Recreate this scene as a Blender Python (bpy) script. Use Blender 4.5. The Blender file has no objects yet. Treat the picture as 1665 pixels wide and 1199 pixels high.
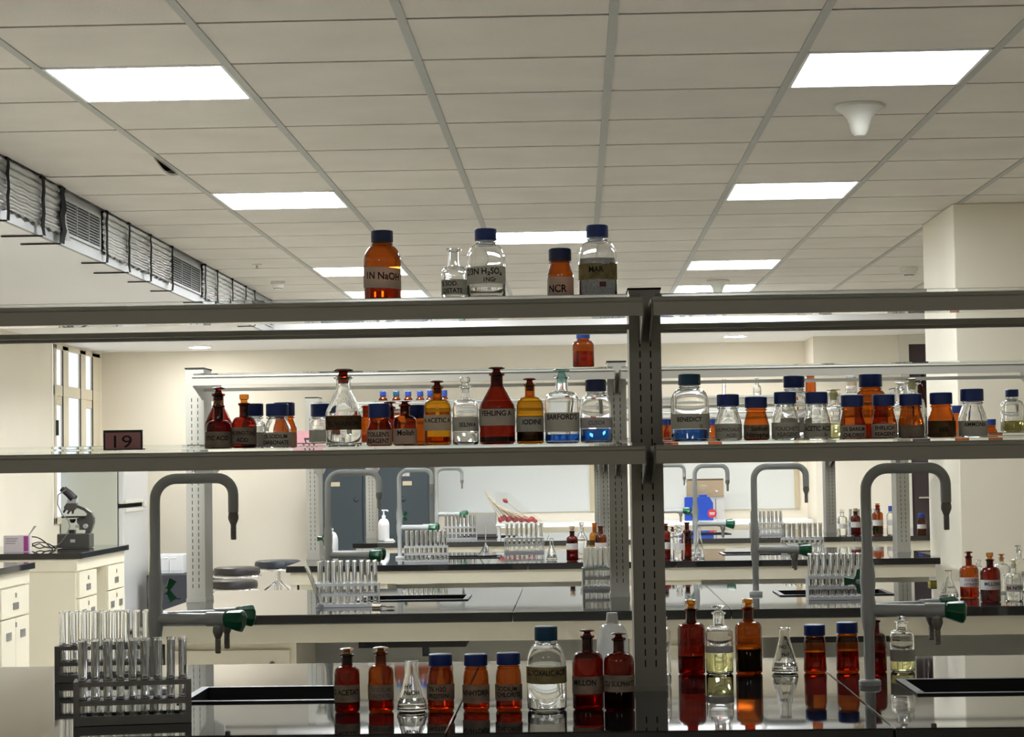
import bpy, bmesh, math, random
from mathutils import Vector, Matrix
random.seed(7)
PI = math.pi
SC = bpy.context.scene
COL = SC.collection

# ---------------------------------------------------------------- camera model (1665x1199 photograph, 72 mm equivalent)
FP = 3329.0
CZ = 1.335
YAW, PITCH, ROLL = 0.030950, 0.047141, math.radians(0.85)
_f = Vector((-math.sin(YAW) * math.cos(PITCH), math.cos(YAW) * math.cos(PITCH), math.sin(PITCH)))
_r0 = Vector((math.cos(YAW), math.sin(YAW), 0))
_u0 = _r0.cross(_f)
_r = _r0 * math.cos(ROLL) - _u0 * math.sin(ROLL)
_u = _u0 * math.cos(ROLL) + _r0 * math.sin(ROLL)
cam = bpy.data.cameras.new('camera')
cam.sensor_width = 36.0
cam.lens = FP / 1665.0 * 36.0
cam.clip_start = 0.05
camo = bpy.data.objects.new('camera', cam)
COL.objects.link(camo)
camo.matrix_world = Matrix(((_r.x, _u.x, -_f.x, 0), (_r.y, _u.y, -_f.y, 0), (_r.z, _u.z, -_f.z, CZ), (0, 0, 0, 1)))
SC.camera = camo


def ZW(px, py, Y):
    """height at which the sight line of a pixel crosses the vertical plane y = Y"""
    d = _f + _r * ((px - 832.5) / FP) - _u * ((py - 599.5) / FP)
    return CZ + d.z * Y / d.y


def XW(px, Y, Z):
    """x of a point at depth Y and height Z that is seen in pixel column px"""
    k = (px - 832.5) / FP
    dz = Z - CZ
    a = _r.x - k * _f.x
    b = (_r.y - k * _f.y) * Y + (_r.z - k * _f.z) * dz
    return -b / a


# ---------------------------------------------------------------- materials
def new_mat(name):
    m = bpy.data.materials.new(name)
    m.use_nodes = True
    nt = m.node_tree
    nt.nodes.clear()
    out = nt.nodes.new('ShaderNodeOutputMaterial')
    return m, nt, out


def solid(name, col, rough=0.5, metal=0.0, spec=0.5, noise=0.0, nscale=20.0, bump=0.0, bscale=200.0, coat=0.0):
    m, nt, out = new_mat(name)
    p = nt.nodes.new('ShaderNodeBsdfPrincipled')
    p.inputs['Base Color'].default_value = (*col, 1)
    p.inputs['Roughness'].default_value = rough
    p.inputs['Metallic'].default_value = metal
    p.inputs['Specular IOR Level'].default_value = spec
    p.inputs['Coat Weight'].default_value = coat
    if noise or bump:
        tc = nt.nodes.new('ShaderNodeTexCoord')
    if noise:
        n = nt.nodes.new('ShaderNodeTexNoise')
        n.inputs['Scale'].default_value = nscale
        n.inputs['Detail'].default_value = 4
        nt.links.new(tc.outputs['Object'], n.inputs['Vector'])
        r = nt.nodes.new('ShaderNodeValToRGB')
        r.color_ramp.elements[0].position = 0.3
        r.color_ramp.elements[1].position = 0.7
        r.color_ramp.elements[0].color = (*[c * (1 - noise) for c in col], 1)
        r.color_ramp.elements[1].color = (*[min(1, c * (1 + noise)) for c in col], 1)
        nt.links.new(n.outputs['Fac'], r.inputs['Fac'])
        nt.links.new(r.outputs['Color'], p.inputs['Base Color'])
    if bump:
        n2 = nt.nodes.new('ShaderNodeTexNoise')
        n2.inputs['Scale'].default_value = bscale
        n2.inputs['Detail'].default_value = 3
        nt.links.new(tc.outputs['Object'], n2.inputs['Vector'])
        b = nt.nodes.new('ShaderNodeBump')
        b.inputs['Strength'].default_value = bump
        b.inputs['Distance'].default_value = 0.004
        nt.links.new(n2.outputs['Fac'], b.inputs['Height'])
        nt.links.new(b.outputs['Normal'], p.inputs['Normal'])
    nt.links.new(p.outputs[0], out.inputs[0])
    return m


def thin_glass(name, center, edge, ior=1.5, gloss=1.0, rough=0.015, milky=0.0):
    """walls of a glass vessel: light passing through a wall is tinted, the more the longer its path at the rim"""
    m, nt, out = new_mat(name)
    lw = nt.nodes.new('ShaderNodeLayerWeight')
    lw.inputs['Blend'].default_value = 0.5
    r = nt.nodes.new('ShaderNodeValToRGB')
    r.color_ramp.elements[0].position = 0.35
    r.color_ramp.elements[0].color = (*center, 1)
    r.color_ramp.elements[1].position = 0.97
    r.color_ramp.elements[1].color = (*edge, 1)
    nt.links.new(lw.outputs['Facing'], r.inputs['Fac'])
    t = nt.nodes.new('ShaderNodeBsdfTransparent')
    nt.links.new(r.outputs['Color'], t.inputs['Color'])
    last = t.outputs[0]
    if milky:
        d = nt.nodes.new('ShaderNodeBsdfTranslucent')
        d.inputs['Color'].default_value = (0.9, 0.9, 0.88, 1)
        d2 = nt.nodes.new('ShaderNodeBsdfDiffuse')
        d2.inputs['Color'].default_value = (0.9, 0.9, 0.88, 1)
        a = nt.nodes.new('ShaderNodeMixShader')
        a.inputs[0].default_value = 0.5
        nt.links.new(d.outputs[0], a.inputs[1])
        nt.links.new(d2.outputs[0], a.inputs[2])
        mx = nt.nodes.new('ShaderNodeMixShader')
        mx.inputs[0].default_value = milky
        nt.links.new(last, mx.inputs[1])
        nt.links.new(a.outputs[0], mx.inputs[2])
        last = mx.outputs[0]
    g = nt.nodes.new('ShaderNodeBsdfGlossy')
    g.inputs['Roughness'].default_value = rough
    pw = nt.nodes.new('ShaderNodeMath')
    pw.operation = 'POWER'
    pw.inputs[1].default_value = 4.0
    nt.links.new(lw.outputs['Facing'], pw.inputs[0])
    mu = nt.nodes.new('ShaderNodeMath')
    mu.operation = 'MULTIPLY_ADD'
    mu.use_clamp = True
    mu.inputs[1].default_value = 0.75 * gloss
    mu.inputs[2].default_value = 0.045 * gloss
    nt.links.new(pw.outputs[0], mu.inputs[0])
    mx = nt.nodes.new('ShaderNodeMixShader')
    nt.links.new(mu.outputs[0], mx.inputs[0])
    nt.links.new(last, mx.inputs[1])
    nt.links.new(g.outputs[0], mx.inputs[2])
    nt.links.new(mx.outputs[0], out.inputs[0])
    return m


def liquid(name, col, ior=1.33):
    m, nt, out = new_mat(name)
    p = nt.nodes.new('ShaderNodeBsdfPrincipled')
    p.inputs['Base Color'].default_value = (*col, 1)
    p.inputs['Transmission Weight'].default_value = 1.0
    p.inputs['Roughness'].default_value = 0.0
    p.inputs['IOR'].default_value = ior
    nt.links.new(p.outputs[0], out.inputs[0])
    return m


def emit(name, col, s):
    m, nt, out = new_mat(name)
    e = nt.nodes.new('ShaderNodeEmission')
    e.inputs['Color'].default_value = (*col, 1)
    e.inputs['Strength'].default_value = s
    nt.links.new(e.outputs[0], out.inputs[0])
    return m


M = {}
M['wall'] = solid('cream wall paint', (0.80, 0.745, 0.63), 0.75, noise=0.03, nscale=1.5, bump=0.05, bscale=60)
M['pillar'] = solid('cream pillar paint', (0.78, 0.73, 0.60), 0.7, noise=0.02, nscale=2)
M['tile'] = solid('mineral fibre ceiling tile', (0.70, 0.655, 0.59), 0.9, noise=0.05, nscale=3, bump=0.25, bscale=120)
M['tbar'] = solid('ceiling grid paint', (0.40, 0.40, 0.36), 0.5)
M['gap'] = solid('dark ceiling joint', (0.03, 0.028, 0.025), 0.9)
M['gypsum'] = solid('white gypsum', (0.86, 0.85, 0.84), 0.8)
M['floor'] = solid('pale vinyl floor', (0.70, 0.67, 0.60), 0.35, noise=0.05, nscale=4)
M['rail'] = solid('powder coated shelf steel', (0.36, 0.345, 0.295), 0.33)
M['railwhite'] = solid('glossy white shelf underside', (0.82, 0.84, 0.85), 0.06)
M['slot'] = solid('slot shadow', (0.015, 0.014, 0.012), 0.9)
M['granite'] = solid('polished black granite', (0.014, 0.014, 0.015), 0.03, spec=0.6, noise=0.15, nscale=180)
M['lam'] = solid('cream laminate', (0.74, 0.69, 0.555), 0.5)
M['lam2'] = solid('pale grey laminate', (0.66, 0.64, 0.56), 0.5)
M['blackplastic'] = solid('black sink polypropylene', (0.008, 0.008, 0.009), 0.4)
M['dark'] = solid('black plastic', (0.018, 0.018, 0.02), 0.4)
M['pvc'] = solid('grey coated brass', (0.54, 0.56, 0.55), 0.42)
M['pvcdark'] = solid('grey rubber nozzle', (0.27, 0.25, 0.22), 0.5)
M['green'] = solid('green tap knob', (0.008, 0.13, 0.055), 0.3)
M['chrome'] = solid('chrome', (0.75, 0.75, 0.76), 0.15, metal=1.0)
M['steel'] = solid('brushed aluminium', (0.50, 0.51, 0.51), 0.4, metal=0.35)
M['rackdark'] = solid('dark grey rack plastic', (0.22, 0.21, 0.19), 0.45)
M['bluecap'] = solid('blue screw cap plastic', (0.020, 0.050, 0.24), 0.36)
M['tealcap'] = solid('teal blue screw cap plastic', (0.014, 0.07, 0.14), 0.38)
M['navycap'] = solid('navy screw cap plastic', (0.014, 0.028, 0.11), 0.38)
def paper(name, col, noise=0.05, nscale=40, tl=0.5):
    m = solid(name, col, 0.85, spec=0.2, noise=noise, nscale=nscale)
    nt = m.node_tree
    out = [n for n in nt.nodes if n.type == 'OUTPUT_MATERIAL'][0]
    pr = [n for n in nt.nodes if n.type == 'BSDF_PRINCIPLED'][0]
    t = nt.nodes.new('ShaderNodeBsdfTranslucent')
    t.inputs['Color'].default_value = (*col, 1)
    for l in list(pr.inputs['Base Color'].links):
        nt.links.new(l.from_socket, t.inputs['Color'])
    mx = nt.nodes.new('ShaderNodeMixShader')
    mx.inputs[0].default_value = tl
    nt.links.new(pr.outputs[0], mx.inputs[1])
    nt.links.new(t.outputs[0], mx.inputs[2])
    nt.links.new(mx.outputs[0], out.inputs[0])
    return m


M['paper'] = paper('label paper', (0.88, 0.86, 0.78), noise=0.05, nscale=40)
M['whitepaper'] = paper('white label paper', (0.82, 0.81, 0.78), noise=0.0)
M['oldpaper'] = paper('stained olive label paper', (0.52, 0.44, 0.23), noise=0.35, nscale=50)
M['brownpaper'] = paper('brown stained label paper', (0.22, 0.14, 0.065), noise=0.3, nscale=60)
M['greypaper'] = paper('grey soaked label paper', (0.52, 0.47, 0.38), noise=0.3, nscale=45)
M['ink'] = solid('black ink', (0.012, 0.011, 0.011), 0.7)
M['fadedink'] = solid('faded ink', (0.20, 0.18, 0.19), 0.7)
M['purpleink'] = solid('faded purple ink', (0.22, 0.19, 0.30), 0.7)
M['redtag'] = solid('small red sticker', (0.20, 0.02, 0.012), 0.7)
M['pink'] = solid('pink card', (0.46, 0.22, 0.23), 0.7)
M['clear'] = liquid('clear glass', (0.985, 0.99, 0.985), 1.48)
M['tubeglass'] = liquid('test tube glass', (0.985, 0.99, 0.985), 1.48)
M['amber'] = thin_glass('amber glass', (0.66, 0.29, 0.075), (0.22, 0.035, 0.008), 1.5, 1.0)
M['amberdark'] = thin_glass('dark amber glass', (0.43, 0.088, 0.042), (0.13, 0.013, 0.006), 1.5, 1.0)
M['honey'] = thin_glass('yellow amber glass', (0.80, 0.52, 0.09), (0.30, 0.11, 0.010), 1.5, 1.0)
M['solidamber'] = thin_glass('solid dark amber glass', (0.30, 0.065, 0.028), (0.09, 0.014, 0.006), 1.5, 1.0)
M['gold'] = thin_glass('golden stopper glass', (0.70, 0.40, 0.07), (0.35, 0.12, 0.01), 1.5, 2.0)
M['teal'] = thin_glass('ground teal glass', (0.50, 0.78, 0.72), (0.25, 0.45, 0.42), 1.5, 1.5, 0.1, milky=0.25)
M['yellowneck'] = thin_glass('ground yellowish glass', (0.80, 0.78, 0.48), (0.5, 0.45, 0.2), 1.5, 1.2, 0.1, milky=0.35)
M['jug'] = thin_glass('translucent white plastic', (0.80, 0.81, 0.80), (0.6, 0.6, 0.58), 1.4, 1.0, 0.12, milky=0.5)
M['bag'] = thin_glass('wrinkled clear film', (0.95, 0.95, 0.93), (0.75, 0.75, 0.73), 1.5, 1.0, 0.15, milky=0.06)
M['pane'] = thin_glass('window glass', (0.95, 0.96, 0.97), (0.9, 0.9, 0.9), 1.3, 0.3)
M['plateglass'] = liquid('shelf glass', (0.93, 0.97, 0.95), 1.5)
M['water'] = liquid('clear liquid', (0.97, 0.98, 0.97))
M['blue'] = liquid('blue reagent', (0.012, 0.13, 0.62))
M['olive'] = liquid('olive reagent', (0.30, 0.28, 0.06))
M['yellow'] = liquid('pale yellow reagent', (0.86, 0.84, 0.42))
M['redliq'] = liquid('red brown reagent', (0.38, 0.035, 0.014))
M['orangeliq'] = liquid('orange brown reagent', (0.60, 0.10, 0.02))
M['greenliq'] = solid('dark green reagent', (0.006, 0.06, 0.014), 0.08)
M['blackliq'] = solid('black reagent', (0.005, 0.004, 0.005), 0.08)
M['purpleliq'] = solid('dark purple reagent', (0.016, 0.005, 0.010), 0.08)
M['crystal'] = paper('white crystals', (0.88, 0.89, 0.88), noise=0.4, nscale=300, tl=0.65)
M['panel'] = emit('lit panel', (0.93, 0.97, 1.0), 27.0)
M['panelbright'] = emit('stronger lit panel', (0.93, 0.97, 1.0), 46.0)  # higher strength, for the nearest window side panel
M['panelweak'] = emit('weaker lit panel', (0.93, 0.97, 1.0), 12.0)  # lower strength, for the two nearer panels on the pillar side
M['fillpanel'] = emit('added fill panel', (0.95, 0.97, 1.0), 6.0)  # for the added fill panels out of view
M['downlight'] = emit('lit downlight', (1.0, 0.98, 0.94), 90.0)
M['white'] = solid('white plastic', (0.82, 0.82, 0.80), 0.4)
M['foam'] = solid('white polystyrene', (0.85, 0.86, 0.88), 0.8, bump=0.2, bscale=300)
M['offwhite'] = solid('off white plastic', (0.72, 0.71, 0.64), 0.4)
M['fridge'] = solid('grey green refrigerator paint', (0.50, 0.52, 0.46), 0.35)
M['fridgedoor'] = solid('pale grey refrigerator door', (0.62, 0.63, 0.64), 0.3)
M['charcoal'] = solid('charcoal steel', (0.035, 0.04, 0.055), 0.45)
M['slate'] = solid('slate blue steel', (0.028, 0.040, 0.048), 0.45)
M['woodtan'] = solid('tan edging', (0.50, 0.42, 0.28), 0.6)
M['board'] = solid('glossy white board', (0.64, 0.66, 0.64), 0.12, bump=0.12, bscale=9)
M['leather'] = solid('dark brown vinyl', (0.022, 0.017, 0.016), 0.4)
M['blackvinyl'] = solid('blue black vinyl', (0.02, 0.025, 0.035), 0.35)
M['scope'] = solid('dark grey microscope enamel', (0.085, 0.083, 0.075), 0.3)
M['duct'] = solid('galvanised duct', (0.30, 0.305, 0.295), 0.4, metal=0.1)
M['film'] = solid('crinkled foil film', (0.30, 0.30, 0.275), 0.26, metal=0.2, bump=0.5, bscale=35)
M['tape'] = solid('black tape', (0.014, 0.014, 0.013), 0.9, spec=0.1)
M['frame'] = solid('cream window frame', (0.66, 0.60, 0.46), 0.45)
M['gasket'] = solid('dark window gasket', (0.03, 0.028, 0.025), 0.7)
M['door'] = solid('dark brown door', (0.040, 0.026, 0.028), 0.5)
M['bluecan'] = solid('blue jerrycan plastic', (0.012, 0.06, 0.40), 0.35)
M['red'] = solid('red sticker', (0.48, 0.02, 0.04), 0.5)
M['bulbred'] = solid('red rubber bulb', (0.33, 0.018, 0.018), 0.4)
M['straw'] = solid('cloudy tan dropper stem', (0.55, 0.47, 0.34), 0.3)
M['card'] = solid('brown cardboard', (0.36, 0.27, 0.17), 0.8)
M['pinkbox'] = solid('pale pink carton', (0.78, 0.70, 0.73), 0.6)
M['magenta'] = solid('magenta print', (0.45, 0.06, 0.30), 0.6)
M['yellowbox'] = solid('yellow carton', (0.55, 0.50, 0.04), 0.6)
M['greysticker'] = solid('pale grey printed sticker', (0.35, 0.34, 0.34), 0.7)
M['holder'] = solid('metal label holder', (0.30, 0.30, 0.30), 0.35, metal=0.7)
M['sprink'] = solid('ceiling device plastic', (0.74, 0.73, 0.66), 0.45)


# ---------------------------------------------------------------- mesh builder
class MB:
    def __init__(s):
        s.v, s.f, s.m, s.cur = [], [], [], 0

    def add(s, vs, fs):
        o = len(s.v)
        s.v += [tuple(p) for p in vs]
        s.f += [tuple(i + o for i in q) for q in fs]
        s.m += [s.cur] * len(fs)
        return s

    def box(s, x0, x1, y0, y1, z0, z1):
        return s.add([(x0, y0, z0), (x1, y0, z0), (x1, y1, z0), (x0, y1, z0), (x0, y0, z1), (x1, y0, z1), (x1, y1, z1), (x0, y1, z1)],
                     [(0, 3, 2, 1), (4, 5, 6, 7), (0, 1, 5, 4), (1, 2, 6, 5), (2, 3, 7, 6), (3, 0, 4, 7)])

    def prism_x(s, poly, x0, x1):
        n = len(poly)
        return s.add([(x0, a, b) for a, b in poly] + [(x1, a, b) for a, b in poly],
                     [tuple(range(n))[::-1], tuple(range(n, 2 * n))] + [(i, (i + 1) % n, n + (i + 1) % n, n + i) for i in range(n)])

    def prism_y(s, poly, y0, y1):
        n = len(poly)
        return s.add([(a, y0, b) for a, b in poly] + [(a, y1, b) for a, b in poly],
                     [tuple(range(n)), tuple(range(n, 2 * n))[::-1]] + [(i, n + i, n + (i + 1) % n, (i + 1) % n) for i in range(n)])

    def prism_z(s, poly, z0, z1):
        n = len(poly)
        return s.add([(a, b, z0) for a, b in poly] + [(a, b, z1) for a, b in poly],
                     [tuple(range(n))[::-1], tuple(range(n, 2 * n))] + [(i, (i + 1) % n, n + (i + 1) % n, n + i) for i in range(n)])

    def lathe(s, prof, seg=28, c=(0, 0, 0), rib=0.0, caps=True):
        """prof: (radius, z) from bottom to top; r = 0 at an end closes it"""
        vs, fs, rings = [], [], []
        for (r, z) in prof:
            if r < 1e-6:
                rings.append([len(vs)])
                vs.append((c[0], c[1], c[2] + z))
            else:
                ring = []
                for i in range(seg):
                    a = 2 * PI * i / seg
                    rr = r * (1 - (rib if i % 2 else 0))
                    ring.append(len(vs))
                    vs.append((c[0] + rr * math.cos(a), c[1] + rr * math.sin(a), c[2] + z))
                rings.append(ring)
        for a, b in zip(rings, rings[1:]):
            if len(a) == 1 and len(b) == 1:
                continue
            for i in range(seg):
                j = (i + 1) % seg
                if len(a) == 1:
                    fs.append((a[0], b[j], b[i]))
                elif len(b) == 1:
                    fs.append((a[i], a[j], b[0]))
                else:
                    fs.append((a[i], a[j], b[j], b[i]))
        if caps:
            if len(rings[0]) > 1:
                fs.append(tuple(rings[0][::-1]))
            if len(rings[-1]) > 1:
                fs.append(tuple(rings[-1]))
        return s.add(vs, fs)

    def tube(s, pts, r, seg=12):
        pts = [Vector(p) for p in pts]
        n = len(pts)
        rs = r if isinstance(r, (list, tuple)) else [r] * n
        vs, fs = [], []
        t = (pts[1] - pts[0]).normalized()
        up = Vector((0, 0, 1)) if abs(t.z) < 0.9 else Vector((1, 0, 0))
        nrm = t.cross(up).normalized()
        for k in range(n):
            if k == 0:
                t2 = t
            elif k == n - 1:
                t2 = (pts[k] - pts[k - 1]).normalized()
            else:
                t2 = ((pts[k + 1] - pts[k]).normalized() + (pts[k] - pts[k - 1]).normalized()).normalized()
            q = t.rotation_difference(t2)
            nrm = q @ nrm
            t = t2
            b = t.cross(nrm)
            for i in range(seg):
                a = 2 * PI * i / seg
                vs.append(pts[k] + (nrm * math.cos(a) + b * math.sin(a)) * rs[k])
        for k in range(n - 1):
            for i in range(seg):
                j = (i + 1) % seg
                fs.append((k * seg + i, k * seg + j, (k + 1) * seg + j, (k + 1) * seg + i))
        fs.append(tuple(range(seg))[::-1])
        fs.append(tuple(range((n - 1) * seg, n * seg)))
        return s.add(vs, fs)

    def xf(s, mtx, start=0):
        for i in range(start, len(s.v)):
            s.v[i] = tuple(mtx @ Vector(s.v[i]))
        return s

    def build(s, name, mats, parent=None, smooth=35, bevel=0.0, recalc=True):
        me = bpy.data.meshes.new(name)
        me.from_pydata(s.v, [], s.f)
        if recalc:
            bm = bmesh.new()
            bm.from_mesh(me)
            bmesh.ops.recalc_face_normals(bm, faces=bm.faces)
            bm.to_mesh(me)
            bm.free()
        if not isinstance(mats, (list, tuple)):
            mats = [mats]
        for m in mats:
            me.materials.append(M[m] if isinstance(m, str) else m)
        if len(mats) > 1:
            me.polygons.foreach_set('material_index', s.m)
        if smooth:
            me.polygons.foreach_set('use_smooth', [True] * len(me.polygons))
            me.set_sharp_from_angle(angle=math.radians(smooth))
        me.update()
        o = bpy.data.objects.new(name, me)
        COL.objects.link(o)
        if parent is not None:
            o.parent = parent
        if bevel:
            b = o.modifiers.new('bevel', 'BEVEL')
            b.width = bevel
            b.segments = 2
            b.limit_method = 'ANGLE'
            b.angle_limit = math.radians(40)
        return o


def tag(o, label, cat, group=None, kind=None):
    o['label'] = label
    o['category'] = cat
    if group:
        o['group'] = group
    if kind:
        o['kind'] = kind
    return o


def thing(name, label, cat, loc=(0, 0, 0), rotz=0.0, group=None):
    o = bpy.data.objects.new(name, None)
    o.empty_display_size = 0.05
    COL.objects.link(o)
    o.location = loc
    o.rotation_euler = (0, 0, rotz)
    return tag(o, label, cat, group)


def struct(name, mb, mats, label, cat='wall', **k):
    o = mb.build(name, mats, **k)
    return tag(o, label, cat, kind='structure')


def copy_tree(o, parent=None):
    c = o.copy()
    COL.objects.link(c)
    if parent is not None:
        c.parent = parent
    for ch in list(o.children):
        copy_tree(ch, c)
    return c


_tc = {}


def text_geo(body, bold=0.0):
    key = (body, bold)
    if key in _tc:
        return _tc[key]
    cu = bpy.data.curves.new('txt', 'FONT')
    cu.body = body
    cu.size = 1.0
    cu.align_x = 'CENTER'
    cu.align_y = 'CENTER'
    cu.resolution_u = 3
    cu.offset = bold
    to = bpy.data.objects.new('txt', cu)
    COL.objects.link(to)
    dg = bpy.context.evaluated_depsgraph_get()
    me = bpy.data.meshes.new_from_object(to.evaluated_get(dg))
    vs = [tuple(v.co) for v in me.vertices]
    fs = [tuple(p.vertices) for p in me.polygons]
    bpy.data.objects.remove(to)
    bpy.data.curves.remove(cu)
    bpy.data.meshes.remove(me)
    _tc[key] = (vs, fs)
    return vs, fs


def text_box(vs):
    xs = [v[0] for v in vs]
    ys = [v[1] for v in vs]
    return min(xs), max(xs), min(ys), max(ys)


def flat_text(body, w, h, bold=0.02, mirror=False):
    """text fitted in a w x h rectangle centred on the origin of the xz plane, facing -y"""
    vs, fs = text_geo(body, bold)
    a, b, c, d = text_box(vs)
    k = 1.0
    out = [((v[0] - (a + b) / 2) / (b - a) * w * (-1 if mirror else 1), 0.0, (v[1] - (c + d) / 2) / (d - c) * h) for v in vs]
    mb = MB()
    mb.add(out, fs)
    return mb


# ---------------------------------------------------------------- room
CEIL = 2.615
BACKC = 2.36
YB = 17.6
XL, XR = -4.10, 4.2
YF = -2.5
SOFX = -2.31
SOFZ = 2.36
YSTEP = 15.65

struct('floor', MB().box(XL - .2, XR + .2, YF - .2, YB + .2, -0.1, 0), 'floor', 'pale floor running under the benches', 'floor')

gx0, pitch = 0.125, 0.605
gy0, py_ = 5.79, 0.60
lightcells = {}
for tag_, col, rows in (('L', -3, (1, 6, 12, 15)), ('R', 1, (1, 6, 12, 15)), ('C', -1, (9,))):
    for rr in rows:
        lightcells[(col, rr)] = tag_
SAG = (-4, 4)
c = MB()
c.cur = 1
c.box(SOFX - .02, XR, YF, YSTEP, CEIL + 0.020, CEIL + 0.1)
c.cur = 0
for i in range(-5, 7):
    xa, xb = gx0 + i * pitch, gx0 + (i + 1) * pitch
    xa, xb = max(xa, SOFX), min(xb, XR)
    if xb - xa < 0.02:
        continue
    for j in range(-14, 17):
        ya, yb = gy0 + j * py_, gy0 + (j + 1) * py_
        ya, yb = max(ya, YF), min(yb, YSTEP)
        if yb - ya < 0.02 or (i, j) in lightcells or (i, j) == SAG:
            continue
        c.box(xa + .001, xb - .001, ya + .010, yb - .010, CEIL, CEIL + .022)
c.cur = 2
for i in range(-3, 7):
    x = gx0 + i * pitch
    c.box(x - .0135, x + .0135, YF, YSTEP, CEIL - .004, CEIL + .012)
struct('ceiling', c, ['tile', 'gap', 'tbar'], 'grey tiled suspended ceiling with pale grid bars', 'ceiling', smooth=0)
struct('ceiling_rear', MB().box(XL - .1, XR + .1, YSTEP, YB + .1, BACKC, CEIL + .1), 'gypsum', 'plain white lower ceiling along the far wall', 'ceiling', smooth=0)
# walls
WY0, WY1, WZ0, WZ1 = 15.93, 17.45, 0.92, 2.34
w = MB()
w.box(XL - .2, XL, YF, WY0 - .9, 0, CEIL)
w.box(XL - .012, XL, WY0 - .9, WY0, 0, CEIL)
w.box(XL - .012, XL, WY1, YB + .2, 0, CEIL)
w.box(XL - .012, XL, WY0, WY1, 0, WZ0)
w.box(XL - .012, XL, WY0, WY1, WZ1, CEIL)
struct('wall_left', w, 'wall', 'cream side wall with the tall window', smooth=0)
w = MB()
w.box(XL, 1.965, YB, YB + .2, 0, CEIL)
w.box(1.965, XR + .2, 16.95, YB + .2, 0, CEIL)
struct('wall_back', w, 'wall', 'cream far wall behind the last bench', smooth=0)
struct('wall_right', MB().box(XR, XR + .2, YF, YB, 0, CEIL), 'wall', 'cream side wall beyond the pillar', smooth=0)
struct('wall_front', MB().box(XL, XR, YF - .2, YF, 0, CEIL), 'wall', 'cream wall behind the viewer', smooth=0)
struct('wall_soffit', MB().box(XL, SOFX - .02, YF, YSTEP, SOFZ, CEIL + .1), 'gypsum', 'cream boxed soffit above the window side aisle', smooth=0)
struct('wall_pillar', MB().box(1.907, 3.2, 10.3, 11.2, 0, CEIL), 'pillar', 'square cream pillar standing at the end of the benches', bevel=.006)
struct('baseboard_left', MB().box(XL, XL + .012, YF, WY0, 0, .09), 'lam2', 'narrow skirting along the window side wall', 'skirting', smooth=0)

# window
wx = XL
m = MB()
for (y0, y1) in ((WY0, WY0 + .05), (16.16, 16.36), (16.74, 16.94), (17.16, WY1)):
    m.box(wx + .001, wx + .02, y0, y1, WZ0, WZ1)
m.box(wx + .001, wx + .02, WY0, WY1, WZ0, WZ0 + .06)
m.box(wx + .001, wx + .023, WY0, WY1, 1.93, 2.02)
m.box(wx + .001, wx + .02, WY0, WY1, WZ1 - .04, WZ1)
for (y0, y1) in ((WY0 + .05, 16.16), (16.94, 17.16)):
    m.box(wx + .001, wx + .019, y0, y1, 1.86, 1.93)
win = struct('window_1', m, 'frame', 'tall cream framed window letting in daylight', 'window', smooth=0, bevel=.006)
m = MB()
for y in (16.16, 16.74, 17.16):
    m.box(wx + .0205, wx + .024, y - .012, y + .014, WZ0 + .06, WZ1 - .04)
m.build('gasket', 'gasket', win, smooth=0)
for (y0, y1) in ((WY0 + .05, 16.16), (16.36, 16.74), (16.94, 17.16)):
    MB().box(wx + .006, wx + .008, y0, y1, WZ0 + .06, WZ1 - .04).build('pane', 'pane', win, smooth=0)
MB().box(wx + .0205, wx + .04, WY0 + .01, WY0 + .03, 1.62, 1.74).build('hinge', 'gasket', win, smooth=0)

# far door in the back wall
dx0, dx1 = XW(1462, 16.93, 2.2), XW(1462, 16.93, 2.2) + .95
d = MB()
d.box(dx0, dx0 + .075, 16.90, 16.949, 0, 2.28)
d.box(dx1 - .075, dx1, 16.90, 16.949, 0, 2.28)
d.box(dx0, dx1, 16.90, 16.949, 2.28, 2.358)
dr = struct('door_1', d, 'lam2', 'dark brown door in a grey frame beside the pillar', 'door', smooth=0)
MB().box(dx0 + .075, dx1 - .075, 16.92, 16.945, 0, 2.28).build('door_leaf', 'door', dr, smooth=0)
MB().tube([(dx0 + .13, 16.92, 1.02), (dx0 + .13, 16.88, 1.02), (dx0 + .24, 16.88, 1.02)], .009, 8).build('door_handle', 'chrome', dr)

# ---------------------------------------------------------------- ceiling fixtures
LN = {('L', 1): 'nearest lit ceiling panel on the window side', ('L', 6): 'second lit ceiling panel on the window side',
      ('L', 12): 'third lit ceiling panel on the window side, partly behind the tall amber bottle', ('L', 15): 'farthest lit ceiling panel on the window side, just above the shelf edge',
      ('R', 1): 'largest lit ceiling panel, beside the cone shaped device', ('R', 6): 'second lit ceiling panel in the row towards the pillar',
      ('R', 12): 'third lit ceiling panel in the row towards the pillar', ('R', 15): 'farthest lit ceiling panel with a small cone hanging before it',
      ('C', 9): 'single lit ceiling panel behind the capped bottles on the top shelf'}
for (i, j), t in lightcells.items():
    xa, xb = gx0 + i * pitch + .012, gx0 + (i + 1) * pitch - .012
    ya, yb = gy0 + j * py_ + .004, gy0 + (j + 1) * py_ - .004
    L = thing('ceiling_light', LN[(t, j)], 'ceiling light', ((xa + xb) / 2, (ya + yb) / 2, CEIL), 0, 'lit square ceiling panels')
    a, b = (xb - xa) / 2, (yb - ya) / 2
    f = MB()
    f.box(-a, a, -b, -b + .012, -.004, .012)
    f.box(-a, a, b - .012, b, -.004, .012)
    f.box(-a, -a + .012, -b + .012, b - .012, -.004, .012)
    f.box(a - .012, a, -b + .012, b - .012, -.004, .012)
    f.build('frame', 'white', L, smooth=0)
    MB().box(-a + .012, a - .012, -b + .012, b - .012, -.001, .008).build('diffuser', {('L', 1): 'panelbright', ('R', 1): 'panelweak', ('R', 6): 'panelweak'}.get((t, j), 'panel'), L, smooth=0)

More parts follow.
